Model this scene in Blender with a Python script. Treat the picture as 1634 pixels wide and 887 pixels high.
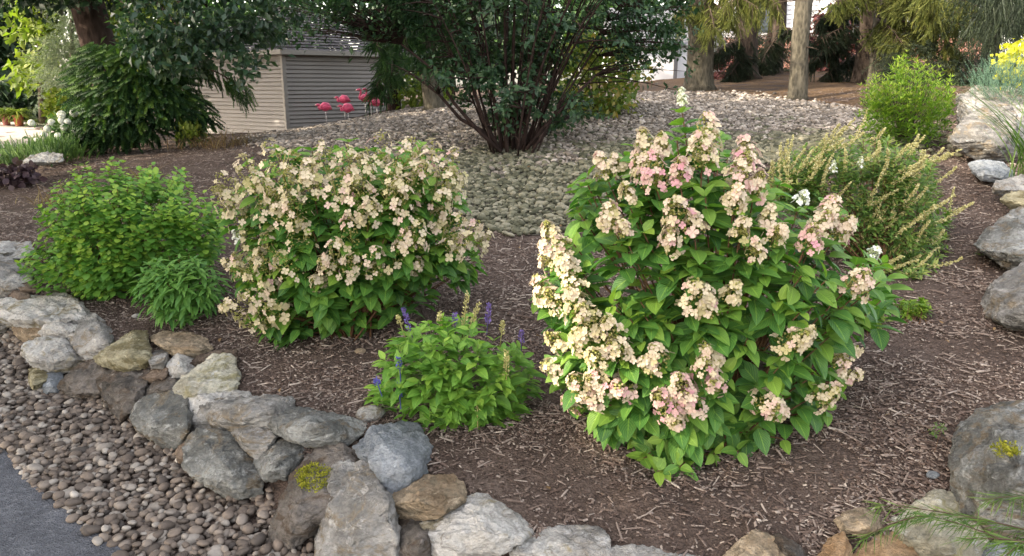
import bpy, bmesh, math, random
import numpy as np
from mathutils import Vector, noise
for o in list(bpy.data.objects): bpy.data.objects.remove(o)
random.seed(7); rng = np.random.default_rng(7)
rad = math.radians
scene = bpy.context.scene
C = scene.collection
# ------------------------------------------------------------------ camera, sky, sun, exposure
FPX, CX, CY, CAMZ, PITCH = 1211.0, 817.0, 443.5, 1.6, rad(14.3)
cam_d = bpy.data.cameras.new("camera"); cam = bpy.data.objects.new("camera", cam_d); C.objects.link(cam)
cam_d.sensor_width = 36; cam_d.lens = 36*FPX/1634; cam_d.clip_end = 500; cam_d.clip_start = 0.05
cam.location = (0, 0, CAMZ); cam.rotation_euler = (math.pi/2-PITCH, 0, 0)
scene.camera = cam
SUN_EL, SUN_AZ = rad(33), rad(-112)            # azimuth measured from +Y, clockwise positive (towards +X)
to_sun = np.array([math.cos(SUN_EL)*math.sin(SUN_AZ), math.cos(SUN_EL)*math.cos(SUN_AZ), math.sin(SUN_EL)])
w = bpy.data.worlds.new("World"); scene.world = w; w.use_nodes = True
nt = w.node_tree; sky = nt.nodes.new("ShaderNodeTexSky"); sky.sky_type = 'NISHITA'; sky.sun_disc = False
sky.sun_elevation = SUN_EL; sky.sun_rotation = SUN_AZ; sky.dust_density = 2.5; sky.air_density = 1.0; sky.ozone_density = 1.0
hs_ = nt.nodes.new("ShaderNodeHueSaturation"); hs_.inputs["Saturation"].default_value = 0.5; nt.links.new(sky.outputs[0], hs_.inputs["Color"])      # sky desaturated and warmed below, standing in for a white balance
wm_ = nt.nodes.new("ShaderNodeMix"); wm_.data_type = 'RGBA'; wm_.blend_type = 'MULTIPLY'; wm_.inputs[0].default_value = 1; wm_.inputs[7].default_value = (1.10, 1.0, .90, 1)
nt.links.new(hs_.outputs[0], wm_.inputs[6]); nt.links.new(wm_.outputs[2], nt.nodes["Background"].inputs[0]); nt.nodes["Background"].inputs[1].default_value = 0.15
sl = bpy.data.lights.new("sun", 'SUN'); so = bpy.data.objects.new("sun", sl); C.objects.link(so)
sl.energy = 1.8; sl.angle = rad(0.6); sl.color = (1.0, 0.86, 0.66)
so.rotation_euler = Vector(to_sun).to_track_quat('Z', 'Y').to_euler(); so.location = (-20, -8, 15)
vs = scene.view_settings; vs.view_transform = 'Standard'; vs.look = 'None'; vs.gamma = 1; vs.exposure = 2.70; vs.use_curve_mapping = False

# ------------------------------------------------------------------ projection helpers
ct, st = math.cos(PITCH), math.sin(PITCH)
def raydir(px, py):
    a = (np.asarray(px, float)-CX)/FPX; b = -(np.asarray(py, float)-CY)/FPX
    return np.stack([a, ct+b*st, -st+b*ct], -1)
def PY(px, py, Y):
    d = raydir(px, py); t = np.asarray(Y, float)/d[..., 1]
    return d*t[..., None] + np.array([0, 0, CAMZ])
def PZ(px, py, z):
    d = raydir(px, py); t = (z-CAMZ)/d[..., 2]
    return d*t[..., None] + np.array([0, 0, CAMZ])
def unit(v): return v/np.maximum(np.linalg.norm(v, axis=-1, keepdims=True), 1e-9)
def pip(pts, poly):
    x, y = pts[:, 0], pts[:, 1]; ins = np.zeros(len(x), bool); n = len(poly)
    for i in range(n):
        x1, y1 = poly[i]; x2, y2 = poly[(i+1) % n]
        if y1 == y2: continue
        c = ((y1 > y) != (y2 > y)) & (x < (x2-x1)*(y-y1)/(y2-y1)+x1); ins ^= c
    return ins
def dist_line(pts, line, closed=False):
    best = np.full(len(pts), 1e9); n = len(line)
    for i in range(n if closed else n-1):
        a = np.array(line[i], float); b = np.array(line[(i+1) % n], float); ab = b-a
        t = np.clip(((pts-a)@ab)/max(ab@ab, 1e-9), 0, 1)
        best = np.minimum(best, np.linalg.norm(pts-(a+t[:, None]*ab), axis=1))
    return best

# ------------------------------------------------------------------ terrain height
ctl = []
for px, py, z in [(60, 465, .30), (160, 490, .28), (260, 520, .26), (380, 590, .25), (500, 630, .24), (640, 700, .23), (740, 760, .21),
                  (860, 820, .18), (1050, 850, .17), (1250, 840, .18), (1400, 790, .21), (1530, 760, .24), (1140, 700, .27), (1450, 620, .33),
                  (720, 640, .28), (560, 520, .35), (800, 520, .34), (1560, 560, .42), (190, 450, .35), (820, 372, .42), (1400, 450, .52),
                  (0, 400, .34), (1700, 600, .42), (1634, 860, .22), (1100, 1100, .1), (500, 1000, .1), (-500, 600, .1), (2400, 800, .3), (1600, 470, .52)]:
    p = PZ(px, py, z); ctl.append(tuple(p))
for px, py, Y in [(820, 245, 9.0), (740, 215, 10.5), (650, 182, 14), (1000, 172, 12.2), (560, 196, 13.6), (330, 228, 12.5), (462, 206, 18), (640, 171, 18.5),
                  (0, 240, 14), (0, 198, 22), (-200, 205, 21), (100, 230, 13.5), (0, 330, 8.2), (180, 258, 10.5), (1115, 143, 15), (1270, 160, 13), (1180, 126, 18), (1400, 133, 16),
                  (1500, 140, 13), (1240, 117, 20), (1440, 225, 7.6), (1570, 250, 7.0), (1600, 440, 4.2), (1590, 310, 5.7), (1040, 250, 8.2), (1250, 230, 8.6), (1700, 220, 8), (1800, 140, 14), (1050, 140, 18),
                  (400, 250, 9.6), (560, 194, 15), (600, 186, 15.8), (600, 181, 18), (520, 200, 16), (640, 178, 15.5), (660, 172, 17.5), (200, 290, 8.8), (900, 300, 7.4), (1634, 105, 22), (330, 200, 24)]:
    ctl.append(tuple(PY(px, py, Y)))
ctl += [(-40, 40, -.2), (0, 45, 1.6), (40, 45, 3.2), (-40, 0, -.3), (30, 0, .8), (30, 20, 2.6), (-40, 20, -.2), (0, -10, 0), (0, 120, 1.6), (-120, 120, 0), (120, 120, 3), (-120, 0, -.3), (120, 0, 1), (-8, 0, 0), (10, -3, .2)]
ctl = np.array(ctl)
def tps(r2): return np.where(r2 > 1e-9, r2*np.log(np.maximum(r2, 1e-9)), 0)
_n = len(ctl); _d2 = ((ctl[:, None, :2]-ctl[None, :, :2])**2).sum(-1)
_A = np.zeros((_n+3, _n+3)); _A[:_n, :_n] = tps(_d2)+np.eye(_n)*0.25
_A[:_n, _n] = 1; _A[:_n, _n+1:] = ctl[:, :2]; _A[_n, :_n] = 1; _A[_n+1:, :_n] = ctl[:, :2].T
_w = np.linalg.solve(_A, np.concatenate([ctl[:, 2], np.zeros(3)]))
wall_px = [(-90, 440), (-30, 480), (30, 535), (110, 585), (195, 632), (285, 695), (375, 745), (465, 800), (560, 860), (700, 905), (900, 945), (1200, 950), (1700, 930), (2100, 930)]
WL = [(-9, 9.0), (-5.0, 6.3)] + [tuple(PZ(a, b, .1)[:2]) for a, b in wall_px] + [(8, 1.9)]
BEDPOLY = WL + [(130, 1.0), (130, 150), (-130, 150), (-130, 30), (-14, 14)]
def H(xy):
    xy = np.atleast_2d(np.asarray(xy, float)); out = np.zeros(len(xy))
    for s in range(0, len(xy), 20000):
        p = xy[s:s+20000]
        r2 = ((p[:, None, :]-ctl[None, :, :2])**2).sum(-1)
        up = tps(r2)@_w[:_n] + _w[_n] + p@_w[_n+1:]
        sd = dist_line(p, WL); sd = np.where(pip(p, BEDPOLY), sd, -sd)
        k = np.clip((sd+.10)/.28, 0, 1); k = k*k*(3-2*k)
        x, y = p[:, 0], p[:, 1]
        cl = np.exp(-(((x-.55)/.55)**2+((y-2.35)/.28)**2)); bumps = cl*.022*np.sin(x*23+2*np.sin(y*9))*np.sin(y*27+x*6) + .012*np.sin(x*5.1+1.3*np.sin(y*3.3))*np.sin(y*4.7+x) + .006*np.sin(x*13+y*7)*np.sin(y*11-x*5)
        out[s:s+20000] = up*k + bumps*k
    return out
def h1(x, y): return float(H([[x, y]])[0])
def G(px, py, y0=1.6, y1=45):
    Y = np.concatenate([np.linspace(y0, 8, 500), np.linspace(8.02, y1, 700)]); P = PY(np.full(len(Y), px), np.full(len(Y), py), Y)
    below = P[:, 2] < H(P[:, :2]); i = int(np.argmax(below)) if below.any() else len(Y)-1
    return np.array([P[i, 0], P[i, 1], h1(P[i, 0], P[i, 1])])

def ground_depth(px, py):
    """depth at which the view line through each pixel meets the ground (large where it never does)"""
    d = raydir(px, py); Ys = np.concatenate([np.linspace(1.7, 8, 64), np.linspace(8.3, 30, 40)]); out = np.full(len(d), 1e3)
    for Yv in Ys[::-1]:
        P = d*(Yv/d[:, 1])[:, None]+np.array([0, 0, CAMZ]); out = np.where(P[:, 2] < H(P[:, :2])+.005, Yv, out)
    return out
# ------------------------------------------------------------------ mesh builder
class MB:
    def __init__(s): s.V = []; s.n = 0; s.LV = []; s.LT = []; s.UV = []; s.T = []; s.M = []
    def add(s, V, F, uv=None, tone=0.0, mi=0):
        V = np.asarray(V, float)
        groups = {}
        for f in F: groups.setdefault(len(f), []).append(f)
        for k, fs in groups.items():
            fs = np.asarray(fs)+s.n; s.LV.append(fs.ravel()); s.LT.append(np.full(len(fs), k)); s.M.append(np.full(len(fs), mi))
        s.V.append(V); s.UV.append(np.zeros((len(V), 2)) if uv is None else np.asarray(uv, float)); s.T.append(np.full(len(V), tone) if np.isscalar(tone) else np.asarray(tone)); s.n += len(V)
    def inst(s, tpl, P, R, S, tone=0.0, mi=0):
        TV, TF, TUV = tpl; k = len(P)
        if k == 0: return
        S = np.asarray(S, float); S = np.broadcast_to(S if S.ndim == 2 else S.reshape(-1, 1), (k, 3)) if S.ndim else np.full((k, 3), float(S))
        V = np.einsum('kij,kvj->kvi', R, TV[None]*S[:, None, :])+P[:, None, :]
        nv = len(TV); groups = {}
        for f in TF: groups.setdefault(len(f), []).append(f)
        for q, fs in groups.items():
            fs = np.asarray(fs); a = (fs[None]+(np.arange(k)*nv)[:, None, None]+s.n).reshape(-1, q)
            s.LV.append(a.ravel()); s.LT.append(np.full(len(a), q)); s.M.append(np.full(len(a), mi))
        s.V.append(V.reshape(-1, 3)); s.UV.append(np.tile(TUV, (k, 1)))
        t = np.full(k, tone) if np.isscalar(tone) else np.asarray(tone)
        s.T.append(np.repeat(t, nv)); s.n += k*nv
    def build(s, name, mats, parent=None, smooth=True):
        me = bpy.data.meshes.new(name)
        if not isinstance(mats, (list, tuple)): mats = [mats]
        if s.n:
            V = np.concatenate(s.V); LV = np.concatenate(s.LV); LT = np.concatenate(s.LT)
            off = np.array(parent.location) if parent is not None else np.zeros(3)
            V = V-off
            me.vertices.add(len(V)); me.vertices.foreach_set("co", V.ravel().astype(np.float32))
            me.loops.add(len(LV)); me.loops.foreach_set("vertex_index", LV.astype(np.int32))
            me.polygons.add(len(LT)); ls = np.concatenate([[0], np.cumsum(LT)[:-1]])
            me.polygons.foreach_set("loop_start", ls.astype(np.int32)); me.polygons.foreach_set("loop_total", LT.astype(np.int32))
            me.polygons.foreach_set("use_smooth", np.full(len(LT), smooth)); me.polygons.foreach_set("material_index", np.concatenate(s.M).astype(np.int32))
            at = me.attributes.new("tone", 'FLOAT', 'POINT'); at.data.foreach_set("value", np.concatenate(s.T).astype(np.float32))
            uv = me.uv_layers.new(name="UVMap"); uv.data.foreach_set("uv", np.concatenate(s.UV)[LV].ravel().astype(np.float32))
            me.update(calc_edges=True); me.validate()
        for m in mats: me.materials.append(m)
        o = bpy.data.objects.new(name, me); C.objects.link(o)
        if parent is not None: o.parent = parent
        return o
def tag(o, label, cat, group=None, kind=None):
    if label: o["label"] = label
    if cat: o["category"] = cat
    if group: o["group"] = group
    if kind: o["kind"] = kind
    return o
def thing(name, label, cat, loc, group=None):
    o = bpy.data.objects.new(name, None); C.objects.link(o); o.location = tuple(float(v) for v in loc); o.empty_display_size = .1
    return tag(o, label, cat, group)
def frames(D, N):
    """columns x,y,z with y along D and z near N"""
    y = unit(D); x = unit(np.cross(y, N)); z = np.cross(x, y)
    return np.stack([x, y, z], -1)
def rnd_unit(k): return unit(rng.normal(size=(k, 3)))
def box(mb, c, s, tone=0, R=None, mi=0):
    sx, sy, sz = [v/2 for v in s]
    V = np.array([[x, y, z] for x in (-sx, sx) for y in (-sy, sy) for z in (-sz, sz)])
    if R is not None: V = V@np.asarray(R).T
    mb.add(V+np.array(c), [(0, 1, 3, 2), (4, 6, 7, 5), (0, 4, 5, 1), (2, 3, 7, 6), (0, 2, 6, 4), (1, 5, 7, 3)], tone=tone, mi=mi)
def tube(mb, pts, radii, seg=6, tone=0, mi=0, flat=None, rough=0):
    pts = np.asarray(pts, float); n = len(pts); radii = np.broadcast_to(np.asarray(radii, float), (n,))
    T = unit(np.gradient(pts, axis=0)); ref = np.array([0, 0, 1.]) if abs(T[0][2]) < .9 else np.array([1., 0, 0])
    V = []; x = unit(np.cross(T[0], ref))
    for i in range(n):
        x = unit(x-T[i]*(x@T[i])); y = np.cross(T[i], x); a = np.linspace(0, 2*math.pi, seg, endpoint=False)
        r = radii[i]*(1+rough*rng.normal(size=seg)) if rough else radii[i]*np.ones(seg)
        V.append(pts[i]+np.cos(a)[:, None]*x*r[:, None]+np.sin(a)[:, None]*y*r[:, None])
    V = np.concatenate(V); F = []
    for i in range(n-1):
        for j in range(seg):
            k = (j+1) % seg; F.append((i*seg+j, i*seg+k, (i+1)*seg+k, (i+1)*seg+j))
    uv = np.stack([np.tile(np.arange(seg)/seg, n), np.repeat(np.arange(n)/(n-1), seg)], -1)
    F.append(tuple(range(seg))[::-1]); F.append(tuple((n-1)*seg+j for j in range(seg)))
    mb.add(V, F, uv, tone, mi)
def bez(a, b, c, n=6):
    t = np.linspace(0, 1, n)[:, None]; return (1-t)**2*a+2*t*(1-t)*b+t*t*c
# ------------------------------------------------------------------ materials
def newmat(name):
    m = bpy.data.materials.new(name); m.use_nodes = True; return m, m.node_tree, m.node_tree.nodes["Principled BSDF"]
def N(nt, t, **kw):
    n = nt.nodes.new("ShaderNode"+t)
    for k, v in kw.items():
        if hasattr(n, k): setattr(n, k, v)
        else: n.inputs[k].default_value = v
    return n
def ramp(nt, fac, stops):
    r = nt.nodes.new("ShaderNodeValToRGB"); e = r.color_ramp.elements
    while len(e) < len(stops): e.new(.5)
    for i, (p, c) in enumerate(stops): e[i].position = p; e[i].color = (*c, 1)
    nt.links.new(fac, r.inputs[0]); return r.outputs[0]
def math_(nt, op, a, b=None, clamp=False):
    n = nt.nodes.new("ShaderNodeMath"); n.operation = op; n.use_clamp = clamp
    for i, v in enumerate((a, b)):
        if v is None: continue
        if isinstance(v, (int, float)): n.inputs[i].default_value = v
        else: nt.links.new(v, n.inputs[i])
    return n.outputs[0]
def mixc(nt, f, a, b, mode='MIX'):
    n = nt.nodes.new("ShaderNodeMix"); n.data_type = 'RGBA'; n.blend_type = mode
    for s, v in ((n.inputs[0], f), (n.inputs[6], a), (n.inputs[7], b)):
        if isinstance(v, (int, float)): s.default_value = v
        elif isinstance(v, tuple): s.default_value = (*v, 1)
        else: nt.links.new(v, s)
    return n.outputs[2]
def bump(nt, bs, h, strength, dist=.01):
    b = nt.nodes.new("ShaderNodeBump"); b.inputs["Strength"].default_value = strength; b.inputs["Distance"].default_value = dist
    nt.links.new(h, b.inputs["Height"]); nt.links.new(b.outputs[0], bs.inputs["Normal"])
def objnoise(nt, scale, detail=4, rough=.6, dist=0.0):
    tc = N(nt, "TexCoord"); n = N(nt, "TexNoise", Scale=scale, Detail=detail, Roughness=rough, Distortion=dist); nt.links.new(tc.outputs["Object"], n.inputs["Vector"]); return n.outputs[0]
def leafmat(name, dark, mid, light, transl=.35, rough=.45, vein=.25, var=.35, spec=.35):
    m, nt, bs = newmat(name)
    at = N(nt, "Attribute", attribute_name="tone"); geo = N(nt, "NewGeometry")
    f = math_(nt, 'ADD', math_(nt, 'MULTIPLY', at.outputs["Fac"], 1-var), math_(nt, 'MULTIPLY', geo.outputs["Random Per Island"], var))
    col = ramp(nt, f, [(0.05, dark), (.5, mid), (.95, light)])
    if vein:
        uv = N(nt, "UVMap"); sp = N(nt, "SeparateXYZ"); nt.links.new(uv.outputs[0], sp.inputs[0])
        ax = math_(nt, 'ABSOLUTE', math_(nt, 'SUBTRACT', sp.outputs[0], .5))
        mid_ = math_(nt, 'LESS_THAN', ax, .035)
        wv = math_(nt, 'SINE', math_(nt, 'MULTIPLY', math_(nt, 'SUBTRACT', sp.outputs[1], math_(nt, 'MULTIPLY', ax, 1.0)), 50.0))
        lat = math_(nt, 'MULTIPLY', math_(nt, 'GREATER_THAN', wv, .75), .5)
        vf = math_(nt, 'MULTIPLY', math_(nt, 'MAXIMUM', mid_, lat), vein)
        col = mixc(nt, vf, col, tuple(min(1, c*2.2) for c in light))
        bump(nt, bs, wv, .25, .003)
    # blotchy ageing that belongs to the leaf
    bl = objnoise(nt, 30, 2); col = mixc(nt, math_(nt, 'MULTIPLY', math_(nt, 'SUBTRACT', bl, .5, True), .8), col, tuple(light))
    nt.links.new(col, bs.inputs["Base Color"]); bs.inputs["Roughness"].default_value = rough; bs.inputs["Specular IOR Level"].default_value = spec
    tr = N(nt, "BsdfTranslucent"); nt.links.new(mixc(nt, 1.0, col, (1.0, 1.25, .55), 'MULTIPLY'), tr.inputs[0])
    mx = N(nt, "MixShader"); mx.inputs[0].default_value = transl; nt.links.new(bs.outputs[0], mx.inputs[1]); nt.links.new(tr.outputs[0], mx.inputs[2])
    nt.links.new(mx.outputs[0], nt.nodes["Material Output"].inputs[0]); return m
def barkmat(name, a, b, scale=9, bstr=.8):
    m, nt, bs = newmat(name); tc = N(nt, "TexCoord"); mp = N(nt, "Mapping"); mp.inputs["Scale"].default_value = (1, 1, .35)
    nt.links.new(tc.outputs["Object"], mp.inputs[0]); n = N(nt, "TexNoise", Scale=scale, Detail=7, Roughness=.7); nt.links.new(mp.outputs[0], n.inputs["Vector"])
    v = N(nt, "TexVoronoi", Scale=scale*2.3); nt.links.new(mp.outputs[0], v.inputs["Vector"])
    f = math_(nt, 'ADD', math_(nt, 'MULTIPLY', n.outputs[0], .8), math_(nt, 'MULTIPLY', v.outputs[0], .3))
    nt.links.new(ramp(nt, f, [(.35, a), (.7, b)]), bs.inputs["Base Color"]); bs.inputs["Roughness"].default_value = .95; bs.inputs["Specular IOR Level"].default_value = .15
    bump(nt, bs, f, bstr, .03); return m
def plainmat(name, col, rough=.6, var=.1, scale=20, metal=0):
    m, nt, bs = newmat(name); n = objnoise(nt, scale, 5)
    nt.links.new(ramp(nt, n, [(.25, tuple(c*(1-var) for c in col)), (.75, tuple(min(1, c*(1+var)) for c in col))]), bs.inputs["Base Color"])
    bs.inputs["Roughness"].default_value = rough; bs.inputs["Metallic"].default_value = metal; return m
def tonemat(name, stops, rough=.8, var=.5, bumps=0, bscale=80, grain=.3, spec=.25, transl=0):
    """colour from each piece's own tone and island"""
    m, nt, bs = newmat(name); at = N(nt, "Attribute", attribute_name="tone"); geo = N(nt, "NewGeometry")
    f = math_(nt, 'ADD', math_(nt, 'MULTIPLY', at.outputs["Fac"], 1-var), math_(nt, 'MULTIPLY', geo.outputs["Random Per Island"], var))
    col = ramp(nt, f, stops); n = objnoise(nt, bscale, 5)
    col = mixc(nt, grain, col, ramp(nt, n, [(.3, (.25, .25, .25)), (.7, (1, 1, 1))]), 'MULTIPLY')
    nt.links.new(col, bs.inputs["Base Color"]); bs.inputs["Roughness"].default_value = rough; bs.inputs["Specular IOR Level"].default_value = spec
    if bumps: bump(nt, bs, n, bumps, .005)
    if transl:
        tr = N(nt, "BsdfTranslucent"); nt.links.new(col, tr.inputs[0]); mx = N(nt, "MixShader"); mx.inputs[0].default_value = transl
        nt.links.new(bs.outputs[0], mx.inputs[1]); nt.links.new(tr.outputs[0], mx.inputs[2]); nt.links.new(mx.outputs[0], nt.nodes["Material Output"].inputs[0])
    return m
def rockmat(name, a, b, stain, stain_amt=.5, white=.4, seed=0, bstr=.9, strat=1.0, vdark=.5):
    m, nt, bs = newmat(name); tc = N(nt, "TexCoord"); mp = N(nt, "Mapping"); mp.inputs["Location"].default_value = (seed*3.1, seed*1.7, seed*.9); mp.inputs["Rotation"].default_value = (.5+seed, .3, seed*2.)
    mp.inputs["Scale"].default_value = (1, 1, 1+strat)
    nt.links.new(tc.outputs["Object"], mp.inputs[0])
    def nz(s, d=6, r=.65, di=0):
        n = N(nt, "TexNoise", Scale=s, Detail=d, Roughness=r, Distortion=di); nt.links.new(mp.outputs[0], n.inputs["Vector"]); return n.outputs[0]
    big = nz(3.5, 5, .6, .8); med = nz(13, 8, .75, .5); fine = nz(70, 6, .7)
    oi = N(nt, "ObjectInfo")
    f = math_(nt, 'ADD', big, math_(nt, 'MULTIPLY', math_(nt, 'SUBTRACT', oi.outputs["Random"], .5), .15))
    col = ramp(nt, f, [(.36, tuple(q*.9 for q in a)), (.60, tuple(min(.8, q*1.18) for q in b))])
    col = mixc(nt, ramp(nt, nz(5.5, 6, .7, 1.2), [(.57-stain_amt*.20, (0, 0, 0)), (.64-stain_amt*.12, (.95, .95, .95))]), col, stain)
    col = mixc(nt, ramp(nt, med, [(.60-white*.06, (0, 0, 0)), (.66, (.75, .75, .75))]), col, tuple(min(.78, c*1.55+.07) for c in b))
    col = mixc(nt, vdark, col, ramp(nt, nz(9, 9, .8, .3), [(.36, (.28, .26, .24)), (.5, (1, 1, 1))]), 'MULTIPLY')
    col = mixc(nt, .5, col, ramp(nt, fine, [(.35, (.45, .45, .45)), (.6, (1, 1, 1))]), 'MULTIPLY')
    nt.links.new(col, bs.inputs["Base Color"]); bs.inputs["Roughness"].default_value = .92; bs.inputs["Specular IOR Level"].default_value = .2
    wv = N(nt, "TexWave", Scale=5.0, Distortion=9.0, Detail=5.0); wv.inputs["Detail Roughness"].default_value = .7; nt.links.new(mp.outputs[0], wv.inputs["Vector"])
    vr = N(nt, "TexVoronoi", Scale=6.0, feature='DISTANCE_TO_EDGE'); dn = N(nt, "TexNoise", Scale=7.0, Detail=5.0); nt.links.new(mp.outputs[0], dn.inputs["Vector"])
    vadd = N(nt, "VectorMath", operation='MULTIPLY_ADD'); nt.links.new(dn.outputs["Color"], vadd.inputs[0]); vadd.inputs[1].default_value = (.22, .22, .22); nt.links.new(mp.outputs[0], vadd.inputs[2]); nt.links.new(vadd.outputs[0], vr.inputs["Vector"])
    crk = ramp(nt, vr.outputs[0], [(0, (0, 0, 0)), (.045, (1, 1, 1))])
    gate = ramp(nt, nz(4.3, 3, .5), [(.38, (1, 1, 1)), (.46, (0, 0, 0))]); crk = mixc(nt, gate, (1., 1., 1.), crk)
    col2 = mixc(nt, .38, col, mixc(nt, crk, (.22, .19, .16), (1., 1., 1.)), 'MULTIPLY'); nt.links.new(col2, bs.inputs["Base Color"])
    hsum = math_(nt, 'ADD', math_(nt, 'ADD', math_(nt, 'MULTIPLY', med, 1.0), math_(nt, 'MULTIPLY', fine, .22)), math_(nt, 'ADD', math_(nt, 'MULTIPLY', wv.outputs[1], .22*strat), math_(nt, 'MULTIPLY', crk, .12)))
    bump(nt, bs, hsum, bstr, .07); return m
# ------------------------------------------------------------------ leaf / piece templates  (y along the leaf, x across)
def leaf_tpl(width, n=4, fold=.18, curl=.25, peak=.4):
    V, UV = [], []
    for i in range(n+1):
        t = i/n; wd = width*.5*(math.sin(math.pi*min(1, t)**(math.log(.5)/math.log(peak))))**.8 if 0 < t < 1 else 0.0
        if i == n: wd = 0.004
        z = -curl*t*t
        for s in (-1, 0, 1):
            V.append((s*wd, t, z+abs(s)*fold*wd)); UV.append((.5+s*.5, t))
    F = []
    for i in range(n):
        for j in (0, 1): F.append((i*3+j, i*3+j+1, (i+1)*3+j+1, (i+1)*3+j))
    return np.array(V), F, np.array(UV)
LEAF_H = leaf_tpl(.62, 6, .28, .22); LEAF_L = leaf_tpl(.30, 5, .3, .3); LEAF_M = leaf_tpl(.5, 4, .35, .2); LEAF_O = leaf_tpl(.85, 4, .2, .15, .5); LEAF_S = leaf_tpl(.55, 2, .3, .1, .5); LEAF_T = leaf_tpl(.24, 3, .3, .15)
BLADE = leaf_tpl(.035, 6, .3, .9, .3)
def floret_tpl():
    V = [(0, 0, 0)]; F = []; UV = [(.5, .5)]
    for q in range(4):
        a0 = q*math.pi/2; pet = [(-.16, .2, .02), (-.45, .55, .16), (-.34, .95, .2), (0, 1.06, .08), (.34, .95, .2), (.45, .55, .16), (.16, .2, .02), (0, .6, .03)]
        b = len(V)
        for x, y, z in pet:
            V.append((x*math.cos(a0)-y*math.sin(a0), x*math.sin(a0)+y*math.cos(a0), z)); UV.append((.5+x*.5, y))
        F += [(0, b+7, b+1, b), (b+7, b+3, b+2, b+1), (b+7, b+5, b+4, b+3), (0, b+6, b+5, b+7)]
    return np.array(V), F, np.array(UV)
FLORET = floret_tpl()
OCT = (np.array([(1, 0, 0), (-1, 0, 0), (0, 1, 0), (0, -1, 0), (0, 0, 1), (0, 0, -1)], float), [(0, 2, 4), (2, 1, 4), (1, 3, 4), (3, 0, 4), (2, 0, 5), (1, 2, 5), (3, 1, 5), (0, 3, 5)], np.zeros((6, 2)))
def ico(sub):
    bm = bmesh.new(); bmesh.ops.create_icosphere(bm, subdivisions=sub, radius=1); V = np.array([v.co[:] for v in bm.verts]); F = [tuple(v.index for v in f.verts) for f in bm.faces]; bm.free(); return V, F, np.zeros((len(V), 2))
ICO1, ICO2, ICO3 = ico(1), ico(2), ico(3)
def pebble_tpl(base, seed):
    V, F, U = base; r = np.random.default_rng(seed); V = V.copy()
    for _ in range(4):
        d = unit(r.normal(size=3)); c = .72+.15*r.random(); dd = V@d; V -= np.outer(np.maximum(dd-c, 0)*.8, d)
    V += .04*r.normal(size=3)*np.sin(V*2+r.random(3)*6); return V, F, U
def sprig_tpl(n=16, ln=.2, wd=.03, spread=1.0):
    V, F = [], []
    for i in range(n):
        t = (i+.5)/n; a = i*2.4; d = np.array([math.cos(a)*spread, .9, math.sin(a)*spread]); d /= np.linalg.norm(d)
        s = np.cross(d, [0, 1, 0]); s /= np.linalg.norm(s); p = np.array([0, t, 0]); L = ln*(1-.45*t)
        b = len(V); V += [p-s*wd*.5, p+s*wd*.5, p+d*L]; F.append((b, b+1, b+2))
    b = len(V); V += [(-.012, 0, 0), (.012, 0, 0), (0, 1.02, 0)]; F.append((b, b+1, b+2))
    return np.array(V), F, np.zeros((len(V), 2))
SPRIG = sprig_tpl(); SPRIG_D = sprig_tpl(22, .13, .028, .8); SPRIG_W = sprig_tpl(44, .15, .075, 1.1); SPRIG_N = sprig_tpl(26, .16, .03)
CHIP = (np.array([(-.5, -.5, 0), (.5, -.42, 0), (.4, .5, 0), (-.42, .46, 0), (-.4, -.4, 1), (.42, -.35, .8), (.3, .42, 1), (-.34, .38, .9)]), [(4, 5, 6, 7), (0, 1, 5, 4), (1, 2, 6, 5), (2, 3, 7, 6), (3, 0, 4, 7)], np.zeros((8, 2)))
# ------------------------------------------------------------------ colours
M = {}
M['hyd'] = leafmat("hydrangea leaf", (.028, .10, .03), (.072, .19, .036), (.22, .34, .048), .38, .45, .22)
M['hydstem'] = barkmat("hydrangea stem", (.06, .03, .02), (.14, .08, .04), 40, .2)
M['nine'] = leafmat("bright shrub leaf", (.05, .15, .032), (.115, .26, .042), (.30, .42, .055), .4, .5, 0, .4)
M['peren'] = leafmat("perennial leaf", (.05, .15, .04), (.10, .23, .045), (.19, .33, .06), .35, .5, .15)
M['salvia'] = leafmat("salvia leaf", (.055, .16, .03), (.125, .27, .04), (.27, .40, .06), .38, .5, .15)
M['cleth'] = leafmat("summersweet leaf", (.04, .12, .035), (.11, .21, .042), (.38, .38, .11), .38, .45, .15)
M['lime'] = leafmat("light green shrub leaf", (.06, .13, .02), (.13, .23, .025), (.30, .36, .05), .4, .5, 0)
M['dark'] = leafmat("dark tree leaf", (.012, .034, .018), (.030, .070, .032), (.085, .145, .05), .28, .45, 0, .5, .35)
M['dog'] = leafmat("drooping tree leaf", (.018, .045, .028), (.04, .085, .045), (.10, .15, .05), .3, .35, 0, .5, .5)
M['farg'] = leafmat("far green leaf", (.02, .05, .018), (.045, .10, .03), (.10, .17, .04), .3, .6, 0, .5)
M['fardk'] = leafmat("far dark leaf", (.008, .020, .010), (.018, .04, .018), (.04, .08, .03), .2, .6, 0, .5)
M['yell'] = leafmat("yellow green leaf", (.05, .08, .014), (.12, .165, .02), (.24, .26, .04), .4, .6, 0, .5)
M['gold'] = leafmat("golden leaf", (.28, .28, .02), (.48, .46, .03), (.62, .56, .06), .45, .5, 0, .5)
M['silver'] = leafmat("silver needle", (.09, .12, .09), (.17, .21, .15), (.28, .31, .21), .2, .7, 0, .5)
M['orange'] = leafmat("turning leaf", (.05, .10, .02), (.13, .20, .03), (.38, .24, .06), .35, .5, 0, .6)
M['red'] = leafmat("red leaf", (.05, .018, .02), (.12, .035, .035), (.30, .12, .12), .3, .6, 0, .6)
M['weep'] = leafmat("weeping spruce needle", (.014, .042, .018), (.04, .10, .028), (.12, .21, .04), .15, .6, 0, .08)
M['spru'] = leafmat("spruce needle", (.05, .07, .028), (.13, .155, .045), (.30, .30, .08), .2, .6, 0, .5)
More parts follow.
